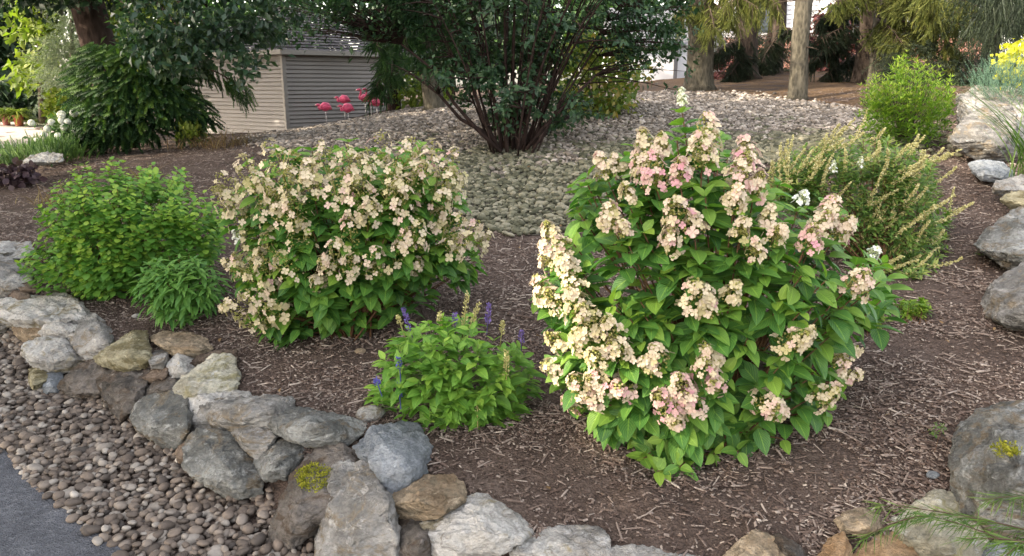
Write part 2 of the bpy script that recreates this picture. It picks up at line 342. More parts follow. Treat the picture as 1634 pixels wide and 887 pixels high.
M['sprudk'] = leafmat("dark spruce needle", (.010, .018, .012), (.022, .035, .02), (.05, .07, .03), .15, .6, 0, .5)
M['grass'] = leafmat("grass blade", (.04, .09, .02), (.08, .15, .03), (.18, .24, .05), .35, .5, 0, .5)
M['drygr'] = leafmat("dry stubble", (.10, .06, .035), (.20, .13, .06), (.30, .26, .10), .2, .8, 0, .6)
M['blue'] = leafmat("blue green needle", (.05, .11, .08), (.10, .18, .13), (.18, .28, .18), .2, .6, 0, .5)
M['plum'] = leafmat("plum leaf", (.03, .018, .025), (.06, .035, .045), (.12, .08, .08), .2, .5, 0, .6)
M['flor'] = tonemat("hydrangea floret", [(0, (.20, .22, .05)), (.18, (.32, .32, .09)), (.3, (.50, .44, .25)), (.45, (.62, .54, .38)), (.62, (.66, .55, .43)), (.8, (.60, .40, .36)), (.95, (.60, .30, .35))], .6, .2, 0, 60, .12, .2, .3)
M['florpale'] = tonemat("white floret", [(0, (.35, .42, .12)), (.3, (.75, .78, .62)), (1, (.80, .82, .78))], .6, .1, 0, 60, .1, .2, .3)
M['spike'] = tonemat("seed spike", [(0, (.30, .27, .09)), (.5, (.42, .39, .16)), (1, (.58, .55, .32))], .8, .6, 0, 60, .3)
M['purple'] = tonemat("purple floret", [(0, (.10, .07, .22)), (1, (.20, .14, .38))], .6, .6, 0, 60, .1)
M['bluef'] = tonemat("blue floret", [(0, (.05, .05, .24)), (1, (.11, .11, .38))], .6, .6, 0, 60, .1)
M['dkbark'] = barkmat("dark stem bark", (.012, .008, .007), (.042, .027, .023), 14, .6)
M['bark'] = barkmat("spruce bark", (.022, .016, .013), (.075, .058, .046), 10, 1)
M['palebark'] = barkmat("pale spruce bark", (.035, .032, .024), (.12, .108, .082), 12, 1)
M['bigbark'] = barkmat("big trunk bark", (.018, .012, .010), (.055, .038, .031), 7, 1)
M['twig'] = plainmat("twig", (.05, .032, .022), .9)
M['chip'] = tonemat("shredded wood", [(0, (.04, .029, .024)), (.28, (.115, .082, .067)), (.56, (.19, .143, .118)), (.80, (.29, .24, .205)), (1, (.50, .43, .36))], .95, .75, .5, 140, .5, .15)
M['peb'] = tonemat("river pebble", [(0, (.05, .043, .038)), (.3, (.11, .087, .070)), (.6, (.175, .14, .112)), (.85, (.25, .225, .195)), (1, (.42, .385, .34))], .7, .85, .15, 60, .35, .3)
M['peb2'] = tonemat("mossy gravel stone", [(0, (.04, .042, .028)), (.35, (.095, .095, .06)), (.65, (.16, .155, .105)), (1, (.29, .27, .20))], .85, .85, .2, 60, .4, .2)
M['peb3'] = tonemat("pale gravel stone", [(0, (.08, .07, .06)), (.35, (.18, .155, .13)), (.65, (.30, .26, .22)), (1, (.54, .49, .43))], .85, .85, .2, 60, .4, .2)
def groundmat(name, cols, scale, bst=1.0, rough=.95):
    m, nt, bs = newmat(name); tc = N(nt, "TexCoord")
    def nz(s, d=8, r=.7, di=0):
        n = N(nt, "TexNoise", Scale=s, Detail=d, Roughness=r, Distortion=di); nt.links.new(tc.outputs["Object"], n.inputs["Vector"]); return n.outputs[0]
    v = N(nt, "TexVoronoi", Scale=scale*3); nt.links.new(tc.outputs["Object"], v.inputs["Vector"])
    f = math_(nt, 'ADD', math_(nt, 'MULTIPLY', nz(scale), .6), math_(nt, 'MULTIPLY', nz(scale*.06, 4), .45))
    col = ramp(nt, f, cols); sc = N(nt, "SeparateColor"); nt.links.new(v.outputs["Color"], sc.inputs[0])
    col = mixc(nt, .5, col, ramp(nt, sc.outputs[0], [(0, (.3, .3, .3)), (1, (1, 1, 1))]), 'MULTIPLY')
    nt.links.new(col, bs.inputs["Base Color"]); bs.inputs["Roughness"].default_value = rough; bs.inputs["Specular IOR Level"].default_value = .15
    bump(nt, bs, math_(nt, 'ADD', f, math_(nt, 'MULTIPLY', v.outputs[0], .3)), bst, .03); return m
M['soil'] = groundmat("mulch soil", [(.3, (.034, .025, .020)), (.55, (.105, .077, .063)), (.8, (.22, .172, .142))], 34)
M['needles'] = groundmat("needle litter", [(.3, (.06, .035, .02)), (.55, (.13, .085, .05)), (.8, (.22, .16, .10))], 20)
M['gravelbase'] = groundmat("gravel base", [(.3, (.04, .035, .028)), (.6, (.12, .11, .085)), (.8, (.2, .18, .14))], 16)
M['asph'] = groundmat("asphalt", [(.3, (.06, .065, .075)), (.55, (.13, .137, .155)), (.8, (.34, .35, .37))], 42, 1.0)
M['conc'] = groundmat("concrete", [(.3, (.30, .27, .25)), (.6, (.36, .33, .30)), (.8, (.42, .39, .35))], 8, .2)
M['lawn'] = groundmat("lawn", [(.3, (.04, .07, .02)), (.6, (.08, .13, .03)), (.8, (.14, .18, .05))], 18)
# ================================================================== GROUND
def ground_sheet():
    xs = np.unique(np.concatenate([np.linspace(-150, -14, 20), np.linspace(-14, -4.5, 40), np.linspace(-4.5, 4.5, 226), np.linspace(4.5, 14, 40), np.linspace(14, 150, 20)]))
    ys = np.unique(np.concatenate([np.linspace(-40, 1, 20), np.linspace(1, 7, 150), np.linspace(7, 24, 100), np.linspace(24, 180, 30)]))
    X, Y = np.meshgrid(xs, ys); P = np.stack([X.ravel(), Y.ravel()], -1); Z = H(P); V = np.column_stack([P, Z]); nx, ny = len(xs), len(ys)
    i = np.arange((nx)*(ny)).reshape(ny, nx); F = np.stack([i[:-1, :-1], i[:-1, 1:], i[1:, 1:], i[1:, :-1]], -1).reshape(-1, 4)
    mb = MB(); mb.add(V, F.tolist()); tag(mb.build("ground", M['soil']), "dark brown mulched soil of the garden bed and the yard", None, kind="structure")
ground_sheet()
def sheet(name, poly, res, lift, mat, label):
    bm = bmesh.new(); vs = [bm.verts.new((x, y, 0)) for x, y in poly]; bm.faces.new(vs)
    a = np.array(poly)
    for ax in (0, 1):
        for v in np.arange(a[:, ax].min()+res, a[:, ax].max(), res):
            co = [0, 0, 0]; co[ax] = v; no = [0, 0, 0]; no[ax] = 1
            bmesh.ops.bisect_plane(bm, geom=bm.verts[:]+bm.edges[:]+bm.faces[:], plane_co=co, plane_no=no)
    P = np.array([v.co[:2] for v in bm.verts]); Z = H(P)+lift
    for v, z in zip(bm.verts, Z): v.co.z = z
    bmesh.ops.recalc_face_normals(bm, faces=bm.faces[:])
    if bm.faces[:][0].normal.z < 0: bmesh.ops.reverse_faces(bm, faces=bm.faces[:])
    me = bpy.data.meshes.new(name); bm.to_mesh(me); bm.free(); me.materials.append(mat)
    for p in me.polygons: p.use_smooth = True
    o = bpy.data.objects.new(name, me); C.objects.link(o); return tag(o, label, None, kind="structure")
gl = lambda L: [tuple(G(a, b)[:2]) for a, b in L]
GRAV = gl([(745, 345), (790, 372), (860, 376), (915, 366), (950, 335), (1010, 290), (1180, 262), (1260, 262), (1330, 275), (1400, 262), (1470, 240), (1480, 215), (1430, 190), (1330, 168), (1180, 150), (1040, 148), (900, 160), (720, 165), (640, 176), (560, 192), (470, 208), (380, 222), (430, 238), (520, 262), (640, 290)])
sheet("gravel_bed", GRAV, .25, .006, M['gravelbase'], "pale river gravel mound behind the hydrangeas")
NEED = gl([(640, 178), (720, 167), (900, 162), (1040, 150), (1180, 152), (1330, 170), (1430, 192), (1520, 175), (1540, 150)]) + [(13, 18), (13, 24), (-2.2, 24), (-2.5, 17)]
sheet("needle_litter_ground", NEED, .5, .004, M['needles'], "brown needle covered ground under the spruces")
a0, a1 = PZ(-6, 703, 0), PZ(205, 895, 0); dv = (a0-a1)
sheet("asphalt_driveway", [tuple(PZ(a, b, 0)[:2]) for a, b in [(700, 1130), (330, 975), (207, 889), (138, 842), (69, 789), (40, 762), (20, 738), (0, 708), (-90, 600), (-260, 500)]] + [(-9, 7), (-9, -3), (0, -3)], .5, .012, M['asph'], "grey asphalt driveway at the lower left corner")
sheet("concrete_driveway", gl([(-200, 260), (40, 233), (130, 210), (140, 200), (-40, 195)])+[(-18, 26), (-26, 18)], .8, .01, M['conc'], "pale sunlit concrete driveway beyond the plants at left")

# ---- pebbles in front of the wall
def scatter_pebbles(name, label, tpls, P, size, mat, tone, flat=.55):
    mb = MB(); k = len(P); which = rng.integers(0, len(tpls), k)
    for i, t in enumerate(tpls):
        m = which == i; n = m.sum()
        if n == 0: continue
        a = rng.random(n)*6.28; D = np.stack([np.cos(a), np.sin(a), rng.normal(size=n)*.22], -1); Nn = unit(np.stack([rng.normal(size=n)*.25, rng.normal(size=n)*.25, np.ones(n)], -1))
        s = size[m]; S = np.stack([s*(.62+.25*rng.random(n)), s, s*(flat*(.7+.6*rng.random(n)))], -1)
        mb.inst(t, P[m], frames(D, Nn), S, tone[m])
    return tag(mb.build(name, mat), label, "pebbles", kind="stuff")
lowpoly = [tuple(PZ(a, b, 0)[:2]) for a, b in [(-230, 560), (-120, 470), (-40, 480), (0, 512), (60, 575), (110, 615), (190, 655), (280, 715), (370, 775), (440, 815), (520, 855), (640, 905), (760, 960), (400, 1020), (207, 889), (138, 842), (69, 789), (40, 762), (20, 738), (0, 708), (-100, 610)]]
def jgrid(poly, sp, jit=.35, soft=0.0):
    a = np.array(poly); xs = np.arange(a[:, 0].min(), a[:, 0].max(), sp); ys = np.arange(a[:, 1].min(), a[:, 1].max(), sp*.87)
    X, Y = np.meshgrid(xs, ys); X[1::2] += sp/2; P = np.stack([X.ravel(), Y.ravel()], -1); P += rng.normal(size=P.shape)*sp*jit
    return P[pip(P+rng.normal(size=P.shape)*soft*np.where(rng.random((len(P), 1)) < .5, 1, .2), poly)]
PT1 = [pebble_tpl(ICO2, s) for s in range(5)]; PT0 = [pebble_tpl(ICO1, s) for s in range(5)]; PT3 = [pebble_tpl(ICO3, s) for s in range(5)]
L1 = jgrid(lowpoly, .030, .3); L2 = jgrid(lowpoly, .046, .4); 
P = np.concatenate([np.column_stack([L1, H(L1)+.006+.006*rng.random(len(L1))]), np.column_stack([L2, H(L2)+.022+.01*rng.random(len(L2))])])
# strays at the asphalt edge
e = rng.random(26)[:, None]; ed = a1[None, :2]*(1-e)+a0[None, :2]*e+np.array([-.03, -.03])*rng.random((26, 1))*1.0
P = np.concatenate([P, np.column_stack([ed, np.full(26, .022)])])
sz = np.clip(rng.lognormal(math.log(.0192), .28, len(P)), .013, .042)
scatter_pebbles("river_pebbles", "smooth brown and grey river pebbles between the driveway and the stone wall", PT1, P, sz, M['peb'], np.clip(rng.normal(.40, .3, len(P)), 0, 1))
# ---- gravel mound
g1 = jgrid(GRAV, .050, .32, .22); g2 = jgrid(GRAV, .072, .42, .28)
far = np.concatenate([g1, g2]); zz = H(far)+.012+.012*rng.random(len(far)); Pg = np.column_stack([far, zz])
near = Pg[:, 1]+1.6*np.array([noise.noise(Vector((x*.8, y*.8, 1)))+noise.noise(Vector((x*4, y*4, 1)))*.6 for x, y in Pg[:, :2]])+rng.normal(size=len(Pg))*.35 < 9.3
def gsz(k): return np.clip(rng.lognormal(math.log(.028), .36, k), .016, .052)
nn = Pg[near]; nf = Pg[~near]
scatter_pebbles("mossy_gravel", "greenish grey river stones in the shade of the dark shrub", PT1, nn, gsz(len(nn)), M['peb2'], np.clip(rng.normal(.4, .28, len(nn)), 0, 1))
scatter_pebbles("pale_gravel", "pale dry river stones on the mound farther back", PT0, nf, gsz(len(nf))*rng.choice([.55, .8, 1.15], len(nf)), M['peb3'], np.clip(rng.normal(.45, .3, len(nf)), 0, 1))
print("pebbles", len(P), len(nn), len(nf))
# ---- mulch
def mulch(nc):
    Yr = 1.9*(14/1.9)**rng.random(nc); X = (rng.random(nc)*2-1)*(.74*Yr+.3); P = np.stack([X, Yr], -1)
    ins = pip(P, BEDPOLY) & (dist_line(P, WL) > .06); g = pip(P, GRAV) & (rng.random(nc) > .03); P = P[ins & ~g]; bare = np.array([noise.noise(Vector((x*1.9+7, y*2.6, 5))) for x, y in P])+.55*np.exp(-(((P[:, 0]-.5)/.6)**2+((P[:, 1]-2.35)/.3)**2)); P = P[~((bare > .22) & (rng.random(len(P)) < .72))]
    k = len(P); z = H(P)+.001+.010*rng.random(k); a = rng.random(k)*6.28
    D = np.stack([np.cos(a), np.sin(a), rng.normal(size=k)*.22], -1); Nn = unit(np.stack([rng.normal(size=k)*.35, rng.normal(size=k)*.35, np.ones(k)], -1))
    kind = rng.random(k); far = np.clip(P[:, 1]/3.5, 1, 2.2)
    ln = np.where(kind < .09, rng.uniform(.03, .085, k), rng.uniform(.005, .020, k))*far**.5; wd = ln*np.where(kind < .09, rng.uniform(.05, .13, k), rng.uniform(.15, .6, k))
    S = np.stack([wd, ln, wd*.35+.001], -1)
    patch = np.array([noise.noise(Vector((x*1.4, y*1.4, 3))) for x, y in P]); tone = np.clip(.50+rng.normal(size=k)*.22+patch*.5+(kind < .09)*.30, 0, 1)
    mb = MB(); mb.inst(CHIP, np.column_stack([P, z]), frames(D, Nn), S, tone)
    tag(mb.build("wood_mulch", M['chip'], smooth=False), "shredded brown wood mulch spread over the garden bed", "mulch", kind="stuff")
mulch(230000)

def litter(n, poly, ymax, name, label, tone):
    a = np.array(poly); P = a.min(0)+(np.minimum(a.max(0), [6, ymax])-a.min(0))*rng.random((n*4, 2)); P = P[pip(P, poly) & (np.abs(P[:, 0]) < .75*P[:, 1]+.3) & (dist_line(P, WL) > .05)][:n]; k = len(P)
    ang = rng.random(k)*6.28; D = np.stack([np.cos(ang), np.sin(ang), rng.normal(size=k)*.3], -1); Nn = unit(np.stack([rng.normal(size=k)*.5, rng.normal(size=k)*.5, np.ones(k)], -1))
    mb = MB(); mb.inst(LEAF_M, np.column_stack([P, H(P)+.022]), frames(D, Nn), rng.uniform(.014, .042, k), rng.random(k)); tag(mb.build(name, M['litter']), label, "leaf litter", kind="stuff")
M['litter'] = tonemat("dry leaf", [(0, (.10, .06, .03)), (.5, (.26, .17, .09)), (.8, (.40, .30, .17)), (1, (.45, .42, .12))], .9, .7, 0, 60, .4, .1, .2)
litter(420, BEDPOLY, 7, "leaf_litter", "scattered dry leaves lying on the mulch", .5)
litter(2200, GRAV, 14, "gravel_leaf_litter", "dry leaves and seed husks caught between the gravel stones", .5)
# ================================================================== ROCKS
RM = {
 'gray': rockmat("grey fieldstone", (.22, .215, .20), (.42, .41, .385), (.29, .24, .17), .25, .75, 1, vdark=.38),
 'pale': rockmat("pale fieldstone", (.32, .305, .28), (.55, .54, .51), (.34, .30, .20), .3, .7, 2, vdark=.35),
 'cream': rockmat("cream fieldstone", (.40, .38, .29), (.58, .56, .46), (.38, .35, .20), .4, .7, 3, vdark=.3),
 'tan': rockmat("tan fieldstone", (.30, .22, .14), (.46, .37, .26), (.24, .20, .14), .4, .5, 4, vdark=.35),
 'yellow': rockmat("yellowish fieldstone", (.27, .24, .14), (.42, .39, .27), (.22, .19, .10), .5, .5, 5, vdark=.4),
 'dark': rockmat("dark weathered stone", (.09, .082, .072), (.20, .18, .16), (.13, .10, .075), .3, .5, 6),
 'brown': rockmat("brown stone", (.12, .09, .07), (.24, .185, .14), (.09, .065, .05), .4, .3, 7),
 'blue': rockmat("blue grey quarry stone", (.27, .30, .33), (.37, .40, .43), (.24, .27, .29), .3, .35, 8, 1.0, .4, .15),
 'lichen': rockmat("lichened boulder", (.22, .225, .21), (.42, .43, .41), (.28, .23, .16), .3, .95, 9, 1.1, vdark=.42),
 'orange': rockmat("orange fieldstone", (.40, .25, .13), (.52, .38, .24), (.30, .20, .11), .3, .4, 10, vdark=.3),
}
def rock(label, poly, zc, mat, thick=1.0, tilt=.75, seed=None, Yc=None, bulge=(0, 0), name="wall_stone", group="stones of the dry stacked rock edging", ridge=.6):
    poly = np.array(poly, float); r = np.random.default_rng(int(abs(poly).sum()) if seed is None else seed)
    c = poly.mean(0); poly = c+(poly-c)*1.10; w_, h_ = np.ptp(poly[:, 0]), np.ptp(poly[:, 1])
    if Yc is None: Yc = PZ(c[0], c[1], zc)[1]
    s = Yc/FPX; T = thick*.5*(min(w_, h_)+.35*(w_+h_)/2)*s*.8
    pts = []
    gd_ = ground_depth(poly[:, 0], poly[:, 1])*.985-.03; fit_ = lambda q: np.array([gd_[np.argmin(((poly-a)**2).sum(1))] for a in q])
    ye = c[1]+h_*r.uniform(-.06, .22); t_top = tilt*r.uniform(1.3, 2.2); t_bot = r.uniform(.05, .35); xs_ = r.normal()*.35
    def Yof(q): return np.minimum(fit_(q), Yc + np.where(q[:, 1] < ye, (ye-q[:, 1])*t_top, (q[:, 1]-ye)*t_bot)*s + (q[:, 0]-c[0])*s*xs_*.5 - T*.15)
    ring = poly; pts.append(PY(ring[:, 0], ring[:, 1], Yof(ring)+r.normal(size=len(ring))*T*.12))
    nf = int(r.integers(3, 6)); a_ = r.random()*6.28+np.arange(nf)*2*math.pi/nf+r.normal(size=nf)*.35; rr_ = r.uniform(.30, .66, nf)
    q = np.stack([c[0]+(np.linspace(-.36, .36, nf)+r.normal(size=nf)*.05)*w_, ye+r.normal(size=nf)*h_*.07], -1); pts.append(PY(q[:, 0], q[:, 1], Yof(q)-T*r.uniform(.30, .62, nf)))
    q = np.stack([c[0]+np.array([-.2, .22])*w_, c[1]+np.array([.3, .28])*h_], -1); pts.append(PY(q[:, 0], q[:, 1], Yof(q)-T*r.uniform(.15, .4, 2)))
    q = c+(poly-c)*.80; pts.append(PY(q[:, 0], q[:, 1], Yof(q)+T*.7))
    pts = np.concatenate(pts); o3 = pts.mean(0)
    bm = bmesh.new()
    for p in pts: bm.verts.new(p-o3)
    res = bmesh.ops.convex_hull(bm, input=bm.verts[:]); bmesh.ops.delete(bm, geom=[v for v in bm.verts if not v.link_faces], context='VERTS')
    diag = math.sqrt(w_*h_)*s
    bmesh.ops.remove_doubles(bm, verts=bm.verts[:], dist=diag*.04)
    bmesh.ops.dissolve_limit(bm, angle_limit=rad(9), verts=bm.verts[:], edges=bm.edges[:])
    bmesh.ops.bevel(bm, geom=bm.edges[:], offset=diag*.010, segments=1, profile=.6, affect='EDGES', clamp_overlap=True)
    bmesh.ops.triangulate(bm, faces=bm.faces[:])
    tgt = max(.005, diag*.022)
    for it in range(6):
        E = [e for e in bm.edges if e.calc_length() > tgt*1.6]
        if not E or len(bm.faces) > 16000: break
        bmesh.ops.subdivide_edges(bm, edges=E, cuts=1, use_grid_fill=False); bmesh.ops.triangulate(bm, faces=[f for f in bm.faces if len(f.verts) > 3])
    VV = np.array([v.co[:] for v in bm.verts])
    for _ in range(9):
        n_ = r.normal(size=3); n_ /= np.linalg.norm(n_); d_ = VV@n_; h_c = d_.max()*r.uniform(.86, .98); VV -= np.outer(np.maximum(d_-h_c, 0)*.93, n_)
    for v, q_ in zip(bm.verts, VV): v.co = q_
    bm.normal_update(); f1 = 2.2/diag; sd = float(r.random()*50)
    ax = Vector(r.normal(size=3)).normalized()
    disp = []
    for v in bm.verts:
        p = v.co*f1*.6+Vector((sd, sd*.3, 0)); q = v.co+ax*0
        d = noise.fractal(p, .8, 2.1, 6)*.030
        lay = (v.co.dot(ax))/diag*7+noise.noise(p*1.2)*1.6; d += (abs((lay % 1)-.5)-.25)*-.030
        d -= max(0, noise.noise(p*2.2+Vector((9, 9, 9)))-.25)*.12
        d += noise.fractal(v.co*f1*3.5+Vector((sd, 0, sd)), .7, 2.2, 5)*.030
        cc_ = noise.voronoi(p*1.5+Vector((noise.noise(p*2)*.5, 0, noise.noise(p*2.3)*.5)))[0]; d -= max(0, .07-(cc_[1]-cc_[0]))*.16
        disp.append(d*diag)
    for v, d in zip(bm.verts, disp): v.co += v.normal*d
    for f in bm.faces: f.smooth = True
    me = bpy.data.meshes.new(name); bm.to_mesh(me); bm.free(); me.materials.append(RM[mat])
    o = bpy.data.objects.new(name, me); C.objects.link(o); o.location = o3
    return tag(o, label, "rock", group)
R = {}
def rk(key, *a, **k): R[key] = rock(*a, **k)
rk(1, "long pale slab capping the wall at the left edge", [(-22, 480), (15, 478), (66, 478), (95, 470), (118, 478), (147, 503), (120, 517), (66, 524), (30, 524), (-20, 508)], .24, 'pale', .9)
rk(2, "grey stone cut by the left edge below the long pale slab", [(-30, 500), (2, 500), (14, 518), (8, 530), (-30, 532)], .14, 'gray')
rk(3, "large greyish stone under the bright green shrub at the left edge", [(-45, 395), (0, 408), (14, 428), (50, 432), (44, 450), (8, 472), (-20, 482), (-45, 470)], .27, 'gray')
rk(4, "flat grey slab leaning behind the stone at the far left", [(8, 407), (26, 390), (46, 386), (54, 400), (34, 414), (10, 416)], .36, 'gray')
rk(5, "small whitish rock highest up at the left edge of the photo", [(-25, 390), (0, 387), (24, 384), (32, 392), (22, 403), (4, 408), (-20, 406)], .36, 'pale')
rk(6, "flat brown stone tucked behind the long pale slab", [(14, 471), (22, 461), (38, 462), (50, 474), (40, 481), (16, 482)], .29, 'brown')
rk(7, "small brown stone on the mulch beside the shrub above the long pale slab", [(28, 455), (46, 450), (62, 458), (56, 467), (35, 468)], .32, 'brown')
rk(8, "tan stone wedged under the long pale slab", [(18, 520), (68, 520), (72, 542), (52, 550), (34, 541)], .12, 'tan')
rk(9, "grey layered stone against the knobbly pinkish one", [(62, 532), (85, 504), (108, 506), (124, 516), (114, 534), (103, 543), (75, 541)], .22, 'pale')
rk(10, "knobbly pinkish grey stone at the right end of the long pale slab", [(102, 527), (118, 511), (150, 503), (167, 514), (180, 538), (176, 562), (150, 578), (128, 572), (113, 548)], .20, 'gray', 1.1)
rk(12, "big pale block with a flat top above the small bluish cube", [(36, 553), (60, 540), (95, 539), (113, 547), (130, 577), (112, 592), (80, 598), (56, 585), (41, 572)], .14, 'pale', 1.1)
rk(13, "mossy yellow brown stone left of the small bluish cube", [(46, 590), (62, 580), (80, 594), (74, 618), (55, 624), (46, 610)], .06, 'yellow')
rk(14, "small bluish white cube of stone lying on the pebbles", [(66, 622), (78, 593), (100, 597), (99, 612), (93, 629), (72, 630)], .05, 'blue', 1.2)
rk(15, "dark grey leaning stone right of the small bluish cube", [(95, 617), (120, 589), (146, 571), (167, 585), (182, 602), (165, 628), (125, 636), (100, 625)], .10, 'dark', 1.1)
rk(16, "yellowish wedge shaped stone with a pointed right top", [(152, 571), (185, 544), (212, 527), (233, 530), (242, 572), (231, 586), (200, 591), (160, 581)], .24, 'yellow')
rk(17, "dark earthy stone below the yellowish wedge", [(156, 604), (180, 586), (236, 588), (232, 620), (214, 652), (192, 668), (168, 645)], .10, 'dark')
rk(18, "low tan stone at the mulch behind the wedge", [(240, 540), (258, 529), (300, 531), (328, 540), (337, 556), (316, 568), (285, 572), (264, 560)], .24, 'tan')
rk(19, "small rounded grey stone touching the wedge", [(238, 573), (249, 557), (268, 561), (270, 580), (258, 589), (243, 588)], .20, 'gray')
rk(20, "rounded pale green grey stone left of the cream boulder", [(267, 584), (285, 559), (306, 564), (310, 582), (292, 602), (275, 605)], .20, 'pale')
rk(21, "thin brown slab behind the cream boulder", [(302, 582), (324, 562), (374, 558), (378, 574), (345, 582), (312, 592)], .24, 'brown')
rk(22, "thin brown stone over the dark purplish one", [(224, 602), (240, 588), (270, 586), (268, 598), (232, 614)], .19, 'brown')
rk(23, "dark purplish stone below the thin brown one", [(226, 622), (248, 600), (280, 602), (284, 620), (262, 632), (232, 636)], .14, 'dark')
rk(24, "cream coloured boulder with a sloping flat face at the mulch edge", [(277, 620), (308, 590), (340, 569), (373, 567), (380, 600), (376, 622), (332, 620), (300, 634), (280, 630)], .23, 'cream', 1.1)
rk(25, "rounded boulder with a white lichened top and brown foot", [(206, 660), (224, 640), (268, 623), (296, 634), (304, 660), (297, 692), (277, 714), (252, 712), (220, 684)], .13, 'lichen', 1.2)
rk(26, "pale slab tucked behind the long two toned block", [(292, 648), (308, 621), (350, 618), (400, 626), (400, 640), (325, 655), (300, 680)], .21, 'pale')
rk(27, "long grey and tan block with a flat top in the middle of the wall", [(302, 690), (313, 640), (375, 633), (460, 631), (468, 643), (457, 664), (402, 672), (380, 696), (345, 694)], .19, 'gray', 1.0)
rk(28, "flat layered ledge stone just left of the blue grey rock", [(434, 680), (439, 659), (475, 651), (560, 666), (580, 675), (572, 702), (545, 715), (500, 711), (440, 694)], .22, 'lichen', 1.0)
rk(29, "grey green stone under the left end of the ledge stone", [(368, 692), (398, 669), (434, 667), (444, 692), (430, 714), (412, 732), (385, 714)], .17, 'gray')
rk(30, "lumpy grey brown stone under the middle of the ledge stone", [(408, 738), (414, 718), (445, 701), (490, 702), (486, 727), (458, 764), (425, 767), (411, 750)], .12, 'lichen')
rk(31, "large slanting boulder with orange and bluish stains beside the pebbles", [(296, 712), (314, 686), (340, 682), (376, 699), (404, 735), (419, 772), (414, 792), (370, 792), (328, 773), (298, 747)], .11, 'lichen', .9)
rk(32, "small brown stone left of the slanting boulder", [(280, 722), (294, 698), (302, 730), (299, 742), (284, 738)], .06, 'brown')
rk(33, "dark boulder with a bright green moss patch", [(436, 856), (452, 800), (472, 752), (498, 716), (545, 712), (575, 735), (560, 790), (520, 835), (465, 868)], .12, 'dark', .8)
rk(34, "tall ridged stone standing at the bottom edge", [(504, 845), (520, 808), (534, 745), (560, 735), (592, 744), (612, 775), (628, 802), (645, 840), (630, 915), (515, 915)], .13, 'gray', 1.1)
rk(35, "bright blue grey rock with clean broken faces", [(567, 714), (597, 683), (640, 678), (663, 681), (684, 710), (682, 757), (657, 778), (630, 791), (608, 772), (603, 746)], .20, 'blue', .9)
rk(36, "peach coloured flat stone right below the blue grey rock", [(605, 808), (638, 778), (660, 760), (720, 761), (737, 774), (742, 800), (690, 828), (625, 834)], .20, 'tan', 1.0)
rk(37, "dark stone under the peach coloured one at the bottom edge", [(612, 836), (650, 822), (690, 824), (696, 900), (598, 905)], .08, 'dark')
rk(38, "big grey white boulder with a greenish underside at the bottom edge", [(678, 828), (738, 795), (778, 789), (812, 809), (845, 846), (832, 860), (792, 872), (760, 886), (682, 905), (676, 855)], .15, 'pale', 1.0)
rk(39, "whitish rounded stone with a notch cut by the bottom edge", [(818, 868), (832, 851), (862, 844), (900, 842), (957, 842), (970, 862), (975, 915), (820, 915)], .13, 'pale', 1.0)
rk(40, "low grey slab cut by the bottom edge beside the whitish stone", [(968, 875), (1010, 870), (1090, 878), (1128, 888), (1128, 920), (972, 920)], .13, 'gray')
rk(41, "pale tan stone cut by the bottom edge below the large hydrangea", [(1146, 895), (1182, 862), (1200, 847), (1226, 849), (1252, 865), (1268, 900), (1220, 925), (1160, 920)], .13, 'tan')
rk(42, "thin dark slate beside the pale tan stone", [(1228, 856), (1242, 852), (1288, 888), (1280, 896), (1250, 880)], .17, 'dark')
rk(43, "rounded tan stone at the lower right of the mulch", [(1334, 830), (1350, 817), (1375, 810), (1402, 824), (1408, 840), (1386, 854), (1344, 849)], .19, 'tan')
rk(44, "orange tan stone cut by the bottom edge, narrower one at left", [(1298, 900), (1322, 860), (1346, 850), (1358, 878), (1350, 910)], .14, 'orange')
rk(45, "orange tan stone cut by the bottom edge under the green sprig", [(1350, 900), (1378, 870), (1420, 848), (1452, 858), (1480, 905), (1400, 925)], .14, 'orange')
rk(46, "cream boulder at the foot of the huge lichened boulder", [(1428, 832), (1454, 805), (1490, 785), (1522, 794), (1548, 825), (1570, 865), (1560, 910), (1480, 910), (1438, 862)], .18, 'cream')
rk(47, "huge lichened boulder at the right edge", [(1518, 775), (1523, 722), (1543, 682), (1575, 650), (1605, 641), (1660, 648), (1730, 700), (1740, 800), (1650, 850), (1560, 845), (1528, 815)], .26, 'lichen', .8)
rk(48, "small blue grey rock in the lower right corner", [(1556, 880), (1580, 866), (1612, 870), (1650, 868), (1660, 910), (1560, 915)], .12, 'blue')
bg = "boulders along the right side of the bed"
rk(49, "grey boulder farthest back at the right edge, behind the tall grass", [(1532, 150), (1558, 139), (1620, 140), (1660, 150), (1660, 230), (1560, 230), (1532, 190)], 0, 'gray', Yc=8.4, name="boulder", group=bg)
rk(50, "large smooth grey boulder left of the tall grass at the right edge", [(1514, 222), (1533, 205), (1548, 180), (1584, 168), (1602, 166), (1618, 178), (1622, 205), (1620, 252), (1562, 256), (1530, 240)], 0, 'gray', Yc=6.9, name="boulder", group=bg)
rk(51, "small white blue rock below the smooth grey boulder", [(1549, 260), (1568, 254), (1600, 260), (1618, 278), (1600, 292), (1570, 290), (1555, 277)], 0, 'blue', Yc=6.2, name="boulder", group=bg)
rk(52, "flat grey slab at the right edge below the small white blue rock", [(1576, 306), (1590, 290), (1634, 280), (1665, 284), (1665, 312), (1600, 312)], 0, 'gray', Yc=5.5, name="boulder", group=bg)
rk(53, "low greenish stone under the flat slab at the right edge", [(1594, 318), (1620, 304), (1665, 306), (1665, 340), (1620, 338)], 0, 'yellow', Yc=5.2, name="boulder", group=bg)
rk(54, "angular grey boulder with a dark hollow beneath at the right edge", [(1558, 390), (1574, 370), (1600, 350), (1622, 334), (1665, 338), (1690, 400), (1645, 436), (1608, 430), (1575, 407)], 0, 'lichen', Yc=4.45, name="boulder", group=bg)
